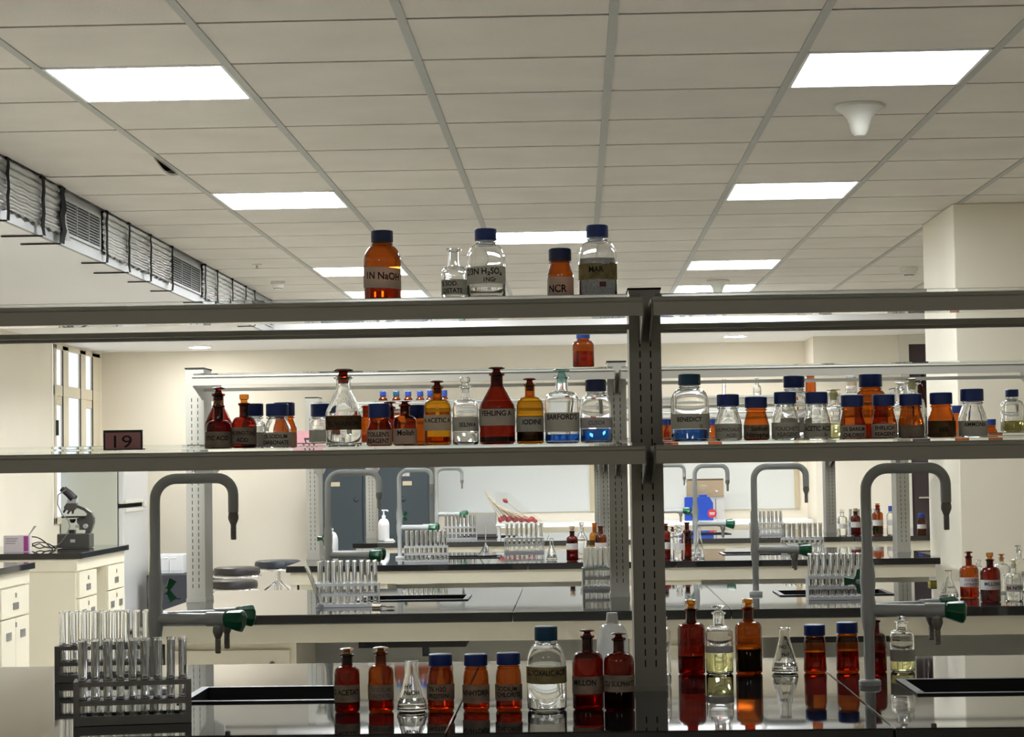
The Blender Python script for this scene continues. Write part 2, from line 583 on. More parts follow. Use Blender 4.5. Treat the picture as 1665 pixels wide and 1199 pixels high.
# sagging tile next to the duct side grid bar
sx0, sx1 = gx0 + SAG[0] * pitch + .001, gx0 + (SAG[0] + 1) * pitch - .012
sy0, sy1 = gy0 + SAG[1] * py_ + .004, gy0 + (SAG[1] + 1) * py_ - .004
sx0 = max(sx0, SOFX + .002)
m = MB()
N = 12
vs = []
for lay in (0, 1):
    for a in range(N + 1):
        for b in range(N + 1):
            u, v = a / N, b / N
            sag = .040 * math.sin(PI * v) * u ** 3
            vs.append((sx0 + (sx1 - sx0) * u, sy0 + (sy1 - sy0) * v, CEIL + .003 - sag + lay * .010))
fs = []
K = (N + 1) ** 2
for a in range(N):
    for b in range(N):
        q = (a * (N + 1) + b, (a + 1) * (N + 1) + b, (a + 1) * (N + 1) + b + 1, a * (N + 1) + b + 1)
        fs.append(q)
        fs.append(tuple(x + K for x in q[::-1]))
for a in range(N):
    e = N * (N + 1) + a
    fs.append((e, e + 1, e + 1 + K, e + K))
m.add(vs, fs)
tag(m.build('ceiling_tile', 'tile'), 'sagging ceiling tile with a dark gap beside the grid bar', 'ceiling tile')

# cone shaped ceiling devices, detectors, downlights, sprinkler
# two unseen fill panels added behind the viewer to brighten the near fronts
for x in (gx0 - 2.5 * pitch, gx0 + 1.5 * pitch):
    L = thing('ceiling_light', 'added unseen fill panel under the ceiling behind the viewer', 'ceiling light', (x, .4, CEIL - .004), 0, 'added fill panels behind the viewer')
    a = .29
    f = MB()
    slab = [(-a, a, -a, -a + .012), (-a, a, a - .012, a), (-a, -a + .012, -a + .012, a - .012), (a - .012, a, -a + .012, a - .012)]
    for q in slab:
        f.box(*q, -.004, .003)
    f.build('frame', 'white', L, smooth=0)
    MB().box(-a + .012, a - .012, -a + .012, a - .012, -.001, .002).build('diffuser', 'fillpanel', L, smooth=0)


def cone_dev(px, py, dpx, label):
    Y = (CEIL - CZ) * FP / ((755 + (938 - px) * .0148) - py)
    r = dpx * Y / FP / 2
    t = thing('ceiling_antenna', label, 'ceiling antenna', (XW(px, Y, CEIL), Y, CEIL), 0, 'cone shaped ceiling devices')
    MB().lathe([(r, -.001), (r, -.012), (r * .94, -.016)][::-1], 32).build('base_plate', 'sprink', t)
    pr = [(0, -.115), (.018, -.113), (.028, -.104), (.033, -.09), (.037, -.07), (.046, -.048), (.062, -.03), (r * .94, -.0165)]
    MB().lathe(pr, 32).build('cone', 'sprink', t)
cone_dev(1397, 170, 78, 'large cream cone hanging from the ceiling near the biggest lit panel')
cone_dev(1167, 456, 38, 'small cream cone hanging from the ceiling before the farthest lit panel')

def detector(px, py, dpx, label):
    Y = (CEIL - CZ) * FP / ((755 + (938 - px) * .0148) - py)
    r = dpx * Y / FP / 2
    t = thing('smoke_detector', label, 'smoke detector', (XW(px, Y, CEIL), Y, CEIL), 0, 'round smoke detectors')
    MB().lathe([(r, -.022), (r, -.001)], 24).build('base_plate', 'sprink', t)
    MB().lathe([(r * .35, -.058), (r * .55, -.05), (r * .8, -.036), (r * .85, -.0225)], 24).build('housing', 'sprink', t)
    MB().lathe([(r * .56, -.051), (r * .62, -.046)], 16).build('vent_ring', 'gasket', t)
detector(452, 456, 24, 'round smoke detector on the ceiling near the foil wrapped duct')
detector(1478, 437, 28, 'round smoke detector on the ceiling near the cream pillar')
Y = (CEIL - CZ) * FP / (763 - 428)
m = MB()
m.lathe([(.03, -.006), (.03, -.0005)], 20)
m.lathe([(.008, -.028), (.008, -.006)], 10)
m.lathe([(.022, -.033), (.022, -.028)], 16)
so = m.build('sprinkler', 'sprink')
so.location = (XW(418, Y, CEIL), Y, CEIL)
tag(so, 'small sprinkler head on the ceiling above the smoke detector by the duct', 'sprinkler')
for px, py, nm in ((325, 563, 'lit downlight in the white ceiling on the window side'), (1195, 547, 'lit downlight in the white ceiling over the blue capped bottles')):
    Y = (BACKC - CZ) * FP / ((755 + (938 - px) * .0148) - py)
    t = thing('downlight', nm, 'downlight', (XW(px, Y, BACKC), Y, BACKC), 0, 'round downlights by the far wall')
    MB().lathe([(.098, -.006), (.105, -.001)], 28).build('trim_ring', 'white', t)
    MB().lathe([(.082, -.008), (.086, -.0062)], 28).build('lamp', 'downlight', t)

# ---------------------------------------------------------------- foil wrapped duct on the soffit face
duct = thing('air_duct', 'foil wrapped air duct with black tape bands under the ceiling', 'air duct', (SOFX, 0, SOFZ))
m = MB()
m.box(-.019, 0, 2.0, YSTEP - .01, .0, CEIL - SOFZ - .004)
m.build('duct_body', 'duct', duct, smooth=0)
GR = ((9.16, 9.86), (11.62, 12.52), (14.62, 15.5))
TP = [8.18, 8.73, 9.07, 9.93, 10.43, 10.97, 11.56, 12.6, 13.03, 13.6, 14.16, 14.55]
for (y0, y1) in GR:
    g = MB()
    g.box(.0005, .004, y0, y1, .055, .215)
    gr = g.build('grille', 'slot', duct, smooth=0)
    g = MB()
    for (a, b, c0, c1) in ((y0, y1, .205, .217), (y0, y1, .05, .062), (y0, y0 + .02, .062, .205), (y1 - .02, y1, .062, .205)):
        g.box(.001, .012, a, b, c0, c1)
    for k in range(10):
        z = .072 + k * .0135
        g.box(.004, .009, y0 + .02, y1 - .02, z, z + .0030)
    for k in (.33, .66):
        yy = y0 + (y1 - y0) * k
        g.box(.004, .0115, yy - .004, yy + .004, .062, .205)
    g.build('louvre', 'duct', gr, smooth=0)
spans = [(6.5, 8.18), (8.18, 8.73), (8.73, 9.13), (9.9, 10.43), (10.43, 10.97), (10.97, 11.58), (12.56, 13.03), (13.03, 13.6), (13.6, 14.16), (14.16, 14.6)]
for (y0, y1) in spans:
    nz, ny = 52, max(6, int((y1 - y0) / .03))
    vs, fs = [], []
    ph = random.random() * 9
    for lay in (1, 0):
        for a in range(ny + 1):
            for b in range(nz + 1):
                u = a / ny
                z = .045 + (.248 - .045) * b / nz
                if b == 0:
                    z += .006 * math.sin(a * 1.7 + ph) - .010 * u
                x = .004 + lay * (.010 + .0032 * math.sin(z * 215 + .12 * math.sin(a * .8 + ph)) + .0006 * random.random() + .0022 * math.sin(a * .9 + b * .12 + ph))
                vs.append((x, y0 + (y1 - y0) * u, z))
    K = (ny + 1) * (nz + 1)
    for a in range(ny):
        for b in range(nz):
            q = (a * (nz + 1) + b, (a + 1) * (nz + 1) + b, (a + 1) * (nz + 1) + b + 1, a * (nz + 1) + b + 1)
            fs += [q, tuple(i + K for i in q[::-1])]
    mb = MB()
    mb.add(vs, fs)
    mb.build('film_sheet', 'film', duct, smooth=60, recalc=False)
# a torn corner of film hanging beside the first grille
mb = MB()
mb.add([(.016, 9.10, .20), (.022, 9.13, .12), (.030, 9.19, .02), (.024, 9.12, .015), (.018, 9.05, .02), (.016, 9.06, .19)], [(0, 1, 2, 3, 4, 5)])
mb.build('film_flap', 'film', duct, smooth=0, recalc=False)
for k, y in enumerate(TP):
    wdt = .075 if k == 2 else (.05 if k == 1 else .034)
    pts = []
    for q in range(9):
        z = -.004 + (.252 + .004) * q / 8
        pts.append((.026 + .003 * random.random(), y + .012 * math.sin(q * 1.9 + k * 2) * (2.0 if k == 2 else .7), z))
    vs, fs = [], []
    for (x, yy, z) in pts:
        ww = wdt * (.8 + .4 * random.random())
        vs += [(x, yy - ww / 2, z), (x, yy + ww / 2, z), (x - .003, yy + ww / 2, z), (x - .003, yy - ww / 2, z)]
    for q in range(8):
        for e in range(4):
            fs.append((q * 4 + e, q * 4 + (e + 1) % 4, q * 4 + 4 + (e + 1) % 4, q * 4 + 4 + e))
    mb = MB()
    mb.add(vs, fs)
    y = pts[0][1]
    mb.box(-.16 if k in (1, 2, 4) else -.10, .02, y - .010, y + .010, -.008, -.003)
    mb.box(-.02, .03, y - wdt * .6, y + wdt * .6, .244, .249)
    mb.build('tape_band', 'tape', duct, smooth=0)

# ---------------------------------------------------------------- benches
ZB = 0.85
PX = (-1.40, 0.150, 1.705)
BENCH = {   # front, back, post face
    'A': (3.74, 5.10, 4.38), 'B': (6.78, 8.17, 7.48), 'C': (10.13, 11.52, 10.81), 'D': (13.06, 14.62, 13.87)}
BN = {'A': 'nearest bench', 'B': 'second bench', 'C': 'third bench', 'D': 'farthest bench'}
XE = {'A': (-1.445, 1.775), 'B': (-1.445, 1.775), 'C': (-1.45, 1.775), 'D': (-1.44, 3.30)}
FX = {'A': (-.922, .622), 'B': (-.925, .645), 'C': (-.94, .617), 'D': (-.945, .545)}
FYc = {'A': (4.45, 4.45), 'B': (7.58, 7.52), 'C': (10.80, 10.80), 'D': (13.75, 13.75)}
SINK = {'A': [(-.83, -.50), (.70, 1.06)], 'B': [(-.80, -.41), (.73, 1.12)], 'C': [(-.80, -.42), (.76, 1.12)], 'D': [(-.80, -.42), (.66, 1.02)]}
SEAM = {'A': (-.245, .565), 'B': (-.22, .50), 'C': (-.25, .48), 'D': (-.2, 1.75)}


def slab_with_holes(mb, x0, x1, y0, y1, z0, z1, holes):
    xs = sorted({x0, x1, *[h[0] for h in holes], *[h[1] for h in holes]})
    ys = sorted({y0, y1, *[h[2] for h in holes], *[h[3] for h in holes]})
    xs = [x for x in xs if x0 <= x <= x1]
    vid = {}
    vs, fs = [], []

    def V(i, j, t):
        k = (i, j, t)
        if k not in vid:
            vid[k] = len(vs)
            vs.append((xs[i], ys[j], z1 if t else z0))
        return vid[k]

    def solidc(i, j):
        if i < 0 or j < 0 or i >= len(xs) - 1 or j >= len(ys) - 1:
            return False
        cx, cy = (xs[i] + xs[i + 1]) / 2, (ys[j] + ys[j + 1]) / 2
        return not any(h[0] < cx < h[1] and h[2] < cy < h[3] for h in holes)
    for i in range(len(xs) - 1):
        for j in range(len(ys) - 1):
            if not solidc(i, j):
                continue
            fs.append((V(i, j, 1), V(i + 1, j, 1), V(i + 1, j + 1, 1), V(i, j + 1, 1)))
            fs.append((V(i, j, 0), V(i, j + 1, 0), V(i + 1, j + 1, 0), V(i + 1, j, 0)))
            if not solidc(i - 1, j):
                fs.append((V(i, j, 0), V(i, j, 1), V(i, j + 1, 1), V(i, j + 1, 0)))
            if not solidc(i + 1, j):
                fs.append((V(i + 1, j, 0), V(i + 1, j + 1, 0), V(i + 1, j + 1, 1), V(i + 1, j, 1)))
            if not solidc(i, j - 1):
                fs.append((V(i, j, 0), V(i + 1, j, 0), V(i + 1, j, 1), V(i, j, 1)))
            if not solidc(i, j + 1):
                fs.append((V(i, j + 1, 0), V(i, j + 1, 1), V(i + 1, j + 1, 1), V(i + 1, j + 1, 0)))
    mb.add(vs, fs)


def lock(parent, x, y, z, r=.009):
    mb = MB()
    mb.lathe([(r, 0), (r, .004), (r * .7, .006)], 16)
    mb.xf(Matrix.Translation((x, y, z)) @ Matrix.Rotation(PI / 2, 4, 'X'))
    mb.build('lock', 'holder', parent)
    MB().box(x - .001, x + .001, y - .0072, y - .0055, z - .004, z + .004).build('keyhole', 'slot', parent, smooth=0)


for k, (y0, y1, yp) in BENCH.items():
    x0, x1 = XE[k]
    b = thing('laboratory_bench', {'A': 'nearest laboratory bench with a glossy black worktop along the bottom of the view',
                                   'B': 'second laboratory bench with black worktop and cream apron, behind the nearest one',
                                   'C': 'third laboratory bench with black worktop, its end reaching the cream pillar',
                                   'D': 'farthest laboratory bench with black worktop, before the slate cupboard'}[k], 'bench', (0, 0, 0), 0, 'black topped benches in a row')
    holes = []
    for q, (sx0, sx1) in enumerate(SINK[k]):
        yc = (yp + .02) if k == 'A' else yp + .07
        holes.append((sx0, sx1, yc - .135, yc + .135))
    cuts = [x0, *SEAM[k], x1]
    segs = []
    for a, c2 in zip(cuts, cuts[1:]):
        hs = [h for h in holes if a < (h[0] + h[1]) / 2 < c2]
        if any(h[0] < c2 < h[1] for h in holes):
            pass
        mb = MB()
        slab_with_holes(mb, a + .0008, c2 - .0008, y0, y1, ZB - .032, ZB, hs)
        mb.build('worktop', 'granite', b, smooth=0, bevel=.003)
    mb = MB()
    mb.box(x0 + .02, x1 - .02, y0 + .03, y0 + .05, ZB - .095, ZB - .0325)
    mb.box(x0 + .02, x1 - .02, y1 - .05, y1 - .03, ZB - .095, ZB - .0325)
    mb.build('apron', 'lam', b, smooth=0, bevel=.002)
    MB().box(x0 + .05, x1 - .05, yp + .26, yp + .28, .08, ZB - .15).build('modesty_panel', 'lam2', b, smooth=0)
    for xx in (x0 + .02, x1 - .05):
        MB().box(xx, xx + .03, y0 + .05, y1 - .05, 0, ZB - .0325).build('side_panel', 'pvc' if k == 'B' else 'lam2', b, smooth=0)
    for (sx0, sx1, sy0, sy1), q in zip(holes, ('by the window side tap', 'by the pillar side tap')):
        s = thing('sink', f'black rectangular sink in the {BN[k]} {q}', 'sink', ((sx0 + sx1) / 2, (sy0 + sy1) / 2, ZB), 0, 'black bench sinks')
        a, c2 = (sx1 - sx0) / 2 - .001, (sy1 - sy0) / 2 - .001
        mb = MB()
        t = .008
        dep = .16 if k == 'B' else .075
        mb.box(-a, a, -c2, -c2 + t, -dep, .002)
        mb.box(-a, a, c2 - t, c2, -dep, .002)
        mb.box(-a, -a + t, -c2 + t, c2 - t, -dep, .002)
        mb.box(a - t, a, -c2 + t, c2 - t, -dep, .002)
        mb.box(-a, a, -c2, c2, -dep - t, -dep)
        mb.build('basin', 'blackplastic', s, smooth=0)
        mb = MB()
        e = .010
        slab_with_holes(mb, -a - e, a + e, -c2 - e, c2 + e, .0005, .004, [(-a + t, a - t, -c2 + t, c2 - t)])
        mb.build('rim', 'blackplastic', s, smooth=0)
        MB().lathe([(.028, -dep + .0005), (.028, -dep + .005), (.02, -dep + .006)], 20).build('drain', 'chrome', s)
    # drawer cabinets below the apron at the start of each bay
    if k != 'A':
        for q, xs0 in enumerate((x0 + .06, .165)):
            cb = thing('bench_cabinet', f'cream drawer cabinet under the {BN[k]}, ' + ('at the window side end' if q == 0 else 'under the middle upright'), 'cabinet', (xs0, y0 + .045, 0), 0, 'drawer cabinets under the benches')
            cw = .44
            MB().box(0, cw, .012, .50, .06, ZB - .0965).build('body', 'lam', cb, smooth=0)
            dw = MB().box(.012, cw - .02, 0, .0118, ZB - .27, ZB - .118).build('drawer', 'lam', cb, smooth=0, bevel=.002)
            lock(dw, cw - .08, 0, ZB - .165)
            dw = MB().box(.012, cw - .02, 0, .0118, .08, ZB - .278).build('cabinet_door', 'lam', cb, smooth=0, bevel=.002)
            MB().box(cw - .13, cw - .06, -.006, -.0002, .50, .525).build('label_holder', 'holder', dw, smooth=0)
            MB().box(.01, cw - .01, .03, .49, 0, .0598).build('plinth', 'dark', cb, smooth=0)

# black sockets under the second bench
for px, nm in ((692, 'black socket box under the second bench above the small conical flask'),):
    Y = 7.50
    z = ZW(px, 1058, Y)
    t = thing('socket_box', nm, 'socket', (XW(px, Y, z), Y, z))
    MB().box(-.012, .012, 0, .03, -.022, .022).build('housing', 'dark', t, smooth=0, bevel=.002)
    MB().box(-.007, .007, -.003, -.0002, -.012, .012).build('switch', 'charcoal', t, smooth=0)

# ---------------------------------------------------------------- reagent racks (uprights + shelves)
ZT, ZM = 1.678, 1.377     # top edges of the front rails
OV = 0.24
SW, SD = 0.034, 0.16      # half width, depth of uprights


def upright(parent, x, yp, base_z):
    mb = MB()
    mb.box(x - SW, x + SW, yp, yp + SD, base_z, 1.706)
    mb.box(x - SW - .002, x + SW + .002, yp - .002, yp + SD + .002, base_z, base_z + .014)
    mb.cur = 1
    z = base_z + .052
    while z < 1.585:
        for dx in (-.0113, .0113):
            mb.box(x + dx - .0014, x + dx + .0014, yp - .0004, yp + .0005, z, z + .0142)
        z += .0235
    o = mb.build('upright', ['rail', 'slot'], parent, smooth=0)
    MB().box(x - SW - .002, x + SW + .002, yp - .003, yp + SD + .003, 1.7062, 1.7102).build('cap', 'slot', o, smooth=0)
    return o


def shelf(parent, xa, xb, yf, yr, zt, front):
    """a glass plate on a pressed steel front rail: yf is its outer edge, yr the edge at the uprights"""
    s = 1 if yr > yf else -1
    zr = zt - .0062
    if front:
        prof = [(.0025, -.0375), (.0025, -.0105), (.0040, -.0095), (.0040, -.0080), (0, -.0080)]
        prof += [(.008 - .008 * math.cos(PI / 2 * i / 6), -.0080 + .0080 * math.sin(PI / 2 * i / 6)) for i in range(1, 7)]
        prof += [(.022, 0), (.022, -.0015), (.009, -.0015), (.009, -.0350), (.020, -.0350), (.020, -.0375)]
    else:
        prof = [(0, -.0365), (0, -.0245), (.003, -.0245), (.003, -.0335), (.020, -.0335), (.020, -.0365)]
    mb = MB()
    mb.prism_x([(yf + s * a, zr + b) for a, b in prof], xa, xb)
    o = mb.build('shelf', 'rail', parent, smooth=30)
    lo, hi = sorted((yf + s * .0015, yr - s * .002))
    MB().box(xa + .004, xb - .004, lo, hi, zr + .0002, zt).build('glass_plate', 'plateglass', o, smooth=0)
    lo, hi = sorted((yr - s * .006, yr - s * .0005))
    if front:
        MB().box(xa, xb, lo, hi, *((zr - .051, zr - .0395) if zt > 1.5 else (zr - .034, zr - .022))).build('back_rail', 'rail', o, smooth=0)
    for x, d in ((xa, -1), (xb, 1)):
        q = MB()
        y0, y1 = yf + s * .03, yr
        x2 = x + d * .0005
        q.prism_x([(y0, zr - .001), (y1, zr - .001), (y1, zt - .088), (y1 - s * .03, zt - .088), (y0, zt - .046)], min(x2, x2 + d * .003), max(x2, x2 + d * .003))
        lo, hi = sorted((yf + s * .024, yr - s * .002))
        q.box(min(x, x - d * .014), max(x, x - d * .014), lo, hi, zr - .003, zr - .0002)
        q.build('bracket', 'rail', o, smooth=0)


for k, (y0, y1, yp) in BENCH.items():
    posts = [p for p in PX]
    if k == 'D':
        posts.append(3.25)
    r = thing('reagent_rack', {'A': 'nearest two tier steel reagent rack with slotted uprights, its shelves crossing the whole view',
                               'B': 'second steel reagent rack, standing on the second bench behind the nearest rack',
                               'C': 'third steel reagent rack, standing on the bench that reaches the pillar',
                               'D': 'farthest steel reagent rack, on the bench before the slate cupboard'}[k], 'reagent rack', (0, 0, ZB), 0, 'steel racks along the benches')
    r.location = (0, 0, 0)
    for x in posts:
        upright(r, x, yp, ZB + .0003)
    for xa, xb in zip(posts, posts[1:]):
        xa2, xb2 = xa + .010, xb - .012
        if xa == PX[0]:
            xa2 = xa + .036 if k != 'A' else xa + .01
        for zt in (ZT, ZM):
            shelf(r, xa2, xb2, yp - OV, yp - .001, zt, True)
            shelf(r, xa2, xb2, yp + SD + OV, yp + SD + .001, zt + (.014 if zt == ZM else .002), False)
    
PT = ZT + .0002          # standing surfaces of the nearest rack
PM = ZM + .0002
PMR = ZM + .014 + .0002
YFr = {k: v[2] - OV for k, v in BENCH.items()}

# ---------------------------------------------------------------- taps
def arc(c, r, a0, a1, n, ax='xz'):
    return [(c[0] + r * math.cos(a0 + (a1 - a0) * i / n), c[1], c[2] + r * math.sin(a0 + (a1 - a0) * i / n)) for i in range(n + 1)]


def tap_knob(parent, p, d, r=.025):
    """eight sided green knob flaring away from the valve"""
    mb = MB()
    mb.lathe([(0, 0), (r * .62, 0), (r * .75, .004), (r * 1.0, .034), (r * .98, .040), (r * .6, .044), (0, .044)], 7)
    q = Vector((0, 0, 1)).rotation_difference(Vector(d).normalized())
    mb.xf(Matrix.Translation(p) @ q.to_matrix().to_4x4())
    return mb.build('knob', 'green', parent, smooth=20, bevel=.002)


def tap_nozzle(parent, p, L=.056):
    mb = MB()
    pr = [(.0095, 0), (.0115, -.010), (.0115, -.016), (.0075, -.026)]
    z = -.028
    while z > -L:
        pr += [(.0066, z), (.0058, z - .003)]
        z -= .0042
    pr.append((.0045, z))
    mb.lathe([(a, b) for a, b in pr][::-1], 14, p)
    return mb.build('nozzle', 'pvcdark', parent)


def faucet(label, X, Y, star, reach=.172):
    t = thing('laboratory_tap', label, 'tap', (X, Y, ZB), 0, 'goose neck laboratory taps')
    top = .466
    R = .047
    mb = MB()
    mb.lathe([(.024, .0005), (.024, .010), (.020, .013), (.0115, .014), (.0115, .115), (.0135, .125), (.0165, .150), (.0165, .176), (.0140, .190), (.0165, .215), (.0165, .238), (.0125, .268), (.0115, .30)], 24)
    mb.build('riser', 'pvc', t)
    pts = [(0, 0, .30), (0, 0, top - R - .012)]
    pts += arc((R, 0, top - R - .0), R, PI, PI / 2, 9)[1:]
    pts += arc((reach - .036, 0, top - .036), .036, PI / 2, 0, 8)
    pts += [(reach, 0, top - .075)]
    mb = MB()
    mb.tube(pts, .0115, 16)
    mb.build('goose_neck', 'pvc', t)
    tap_nozzle(t, (reach, 0, top - .073), .060)
    for (dy, L, zz) in ((-.035, .158, .162), (.075, .172, .164)):
        d = Vector((L, dy, 0))
        e = d.normalized()
        mb = MB()
        mb.tube([Vector((0, 0, zz)) - e * .012, Vector((0, 0, zz)) + e * .015, Vector((0, 0, zz)) + e * L * .76], [.012, .0135, .0125], 16)
        mb.tube([Vector((0, 0, zz)) + e * L * .76, Vector((0, 0, zz)) + e * (L + .004)], [.0158, .0158], 16)
        mb.lathe([(.010, -.02), (.012, 0)], 14, tuple(Vector((0, 0, zz)) + e * (L * .92)))
        v = mb.build('valve_arm', 'pvc', t)
        tap_nozzle(v, tuple(Vector((0, 0, zz - .012)) + e * (L * .92)), .060)
        tap_knob(v, tuple(Vector((0, 0, zz)) + e * (L + .0045)), e + Vector((0, 0, -.12)))
    if star:
        mb = MB()
        for q in range(3):
            a = 2 * PI * q / 3 + .5
            ca, sa = math.cos(a), math.sin(a)
            st = len(mb.v)
            mb.prism_y([(-.005, .003), (.005, .003), (.009, .026), (-.009, .026)], -.006, .006)
            mb.xf(Matrix.Rotation(a, 4, 'Y'), st)
        mb.lathe([(.007, -.008), (.007, .008)], 12)
        mb.xf(Matrix.Translation((.020 * star, .026, .222)) @ Matrix.Rotation(.5 * star, 4, 'Z'))
        mb.build('star_knob', 'green', t, smooth=0)
        mb = MB()
        mb.tube([(.004 * star, .010, .222), (.018 * star, .024, .222)], .007, 10)
        mb.build('star_stem', 'pvc', t)
    return t


TN = {'A': ('grey goose neck tap on the nearest bench above the test tubes', 'grey goose neck tap on the nearest bench among the brown bottles'),
      'B': ('pale goose neck tap on the second bench behind a rack of tubes', 'pale goose neck tap on the second bench beside the middle upright'),
      'C': ('pale goose neck tap on the third bench before the slate cupboard', 'pale goose neck tap on the third bench before the blue can'),
      'D': ('small pale goose neck tap on the farthest bench near the red bulb droppers', 'small pale goose neck tap on the farthest bench beside the blue can')}
for k in 'ABCD':
    for q in (0, 1):
        faucet(TN[k][q], FX[k][q], FYc[k][q], (1 if q == 0 else -1) if k in 'AC' else (-1 if (k, q) == ('B', 0) else 0), .172 if k != 'B' else .19)


# ---------------------------------------------------------------- test tubes and racks
def tube_mesh(r=.0077, L=.150):
    mb = MB()
    pr = [(0, 0)]
    for i in range(1, 7):
        a = PI / 2 * i / 6
        pr.append((r * math.sin(a), r - r * math.cos(a)))
    pr += [(r, L * .5), (r, L - .003), (r * 1.14, L - .0015), (r * 1.14, L)]
    pr += [(r * .9, L), (r * .84, L - .003), (r * .84, r)]
    for i in range(5, 0, -1):
        a = PI / 2 * i / 6
        pr.append((r * .84 * math.sin(a), r - r * .84 * math.cos(a)))
    pr.append((0, r * .16))
    mb.lathe(pr, 16, caps=False)
    o = mb.build('test_tube', 'tubeglass')
    return o


TUBE0 = tube_mesh()
_tube_used = [False]


def holed_plate(mb, L, W, z0, z1, nx, ny, r):
    """plate of nx x ny cells, each with a round hole"""
    n = 12
    dx, dy = L / nx, W / ny
    for i in range(nx):
        for j in range(ny):
            cx, cy = -L / 2 + dx * (i + .5), -W / 2 + dy * (j + .5)
            vs = []
            for z in (z0, z1):
                for q in range(n):
                    a = 2 * PI * (q + .5) / n
                    ca, sa = math.cos(a), math.sin(a)
                    k = min(dx / 2 / max(abs(ca), 1e-6), dy / 2 / max(abs(sa), 1e-6))
                    vs.append((cx + ca * k, cy + sa * k, z))
                for q in range(n):
                    a = 2 * PI * (q + .5) / n
                    vs.append((cx + r * math.cos(a), cy + r * math.sin(a), z))
            fs = []
            for q in range(n):
                p = (q + 1) % n
                fs += [(q, n + q, n + p, p), (2 * n + q, 2 * n + p, 3 * n + p, 3 * n + q), (n + q, 3 * n + q, 3 * n + p, n + p)]
            mb.add(vs, fs)
    mb.box(-L / 2, L / 2, -W / 2 - .002, -W / 2, z0 - .006, z1)
    mb.box(-L / 2, L / 2, W / 2, W / 2 + .002, z0 - .006, z1)


def tube_rack(label, tlabel, tgroup, X, Y, rot, nx, ny, mat, L=.215, W=.062, H=.084, fill=1.0, lean=0.0, dark=False, single=None):
    t = thing('test_tube_rack', label, 'test tube rack', (X, Y, ZB), rot, 'test tube racks on the benches')
    th = .005 if dark else .0025
    for s in (-1, 1):
        x = s * (L / 2 + th / 2)
        mb = MB()
        if dark:
            mb.box(x - th / 2, x + th / 2, -W / 2 - .003, W / 2 + .003, .0005, H)
            mb.box(x - th / 2 - (.006 if s > 0 else 0), x + th / 2 + (.006 if s < 0 else 0), -W / 2 - .0045, -W / 2 - .002, .0005, H)
        else:
            mb.box(x - th / 2, x + th / 2, -W / 2 - .002, W / 2 + .002, .0005, H)
        mb.build('end_panel', mat, t, smooth=0)
    zs = (.008, .044, H - .004)
    mb = MB()
    mb.box(-L / 2, L / 2, -W / 2, W / 2, zs[0], zs[0] + .003)
    mb.box(-L / 2, L / 2, -W / 2 - .003, -W / 2, .001, .018 if dark else .012)
    mb.box(-L / 2, L / 2, W / 2, W / 2 + .003, .001, .018 if dark else .012)
    mb.build('bottom_plate', mat, t, smooth=0)
    for z in zs[1:]:
        mb = MB()
        holed_plate(mb, L, W, z, z + .003, nx, ny, .0098)
        mb.build('middle_plate' if z == zs[1] else 'top_plate', mat, t, smooth=0)
    R = Matrix.Rotation(rot, 4, 'Z')
    for j in range(ny):
        for i in range(nx):
            if random.random() > fill:
                continue
            cx, cy = -L / 2 + L / nx * (i + .5), -W / 2 + W / ny * (j + .5)
            if not _tube_used[0]:
                o = TUBE0
                _tube_used[0] = True
            else:
                o = TUBE0.copy()
                COL.objects.link(o)
            p = R @ Vector((cx + random.uniform(-.0008, .0008), cy + random.uniform(-.0008, .0008), 0))
            o.location = (X + p.x, Y + p.y, ZB + zs[0] + .0032 + random.uniform(0, .0005))
            o.rotation_euler = (random.uniform(-.012, .012), lean + random.uniform(-.022, .022), random.uniform(0, 6))
            tag(o, tlabel, 'test tube', tgroup)
    return t


tube_rack('dark grey test tube rack at the near corner of the nearest bench', 'clear test tube in the foremost dark rack', 'tubes in the foremost dark rack',
          -.862, 3.945, math.radians(11), 9, 2, 'rackdark', L=.212, dark=True, fill=.97)
tube_rack('dark grey test tube rack standing behind the foremost dark rack', 'clear test tube in the dark rack behind the foremost one', 'tubes in the second dark rack',
          -1.098, 4.735, math.radians(4), 9, 2, 'rackdark', L=.212, dark=True)
tube_rack('metal test tube rack on the second bench below the pale tap', 'clear test tube in the metal rack below the pale tap of the second bench', 'tubes in the metal rack below the pale tap',
          -.805, 7.14, math.radians(3), 9, 2, 'steel')
tube_rack('metal test tube rack on the second bench beside its middle upright', 'clear test tube in the metal rack beside the middle upright', 'tubes in the rack beside the middle upright',
          .075, 7.98, math.radians(2), 6, 3, 'steel', L=.118, W=.09)
tube_rack('metal test tube rack on the second bench behind the near grey tap', 'clear test tube in the metal rack behind the near grey tap', 'tubes in the rack behind the near grey tap',
          .905, 7.20, math.radians(2), 9, 2, 'steel')
tube_rack('metal test tube rack on the third bench before the slate cupboard', 'clear test tube in the metal rack before the slate cupboard', 'tubes in the rack before the slate cupboard',
          -.768, 10.36, math.radians(1), 9, 2, 'steel')
tube_rack('metal test tube rack on the third bench below the red bulb droppers', 'clear test tube in the metal rack below the red bulb droppers', 'tubes in the rack below the red bulb droppers',
          -.298, 11.34, 0, 8, 2, 'steel')
tube_rack('metal test tube rack on the third bench behind a pale tap arm with green knob', 'clear test tube in the rack behind the green knobbed tap arm', 'tubes in the rack behind the green knobbed arm',
          1.165, 10.72, math.radians(-3), 8, 2, 'steel')
tube_rack('metal test tube rack on the farthest bench beside the white carton', 'clear test tube in the far rack beside the white carton', 'tubes in the far rack beside the white carton',
          -.775, 13.50, 0, 8, 2, 'steel')
tube_rack('metal test tube rack on the farthest bench beside the blue can', 'clear test tube in the far rack beside the blue can', 'tubes in the far rack beside the blue can',
          1.235, 13.50, 0, 8, 2, 'steel')
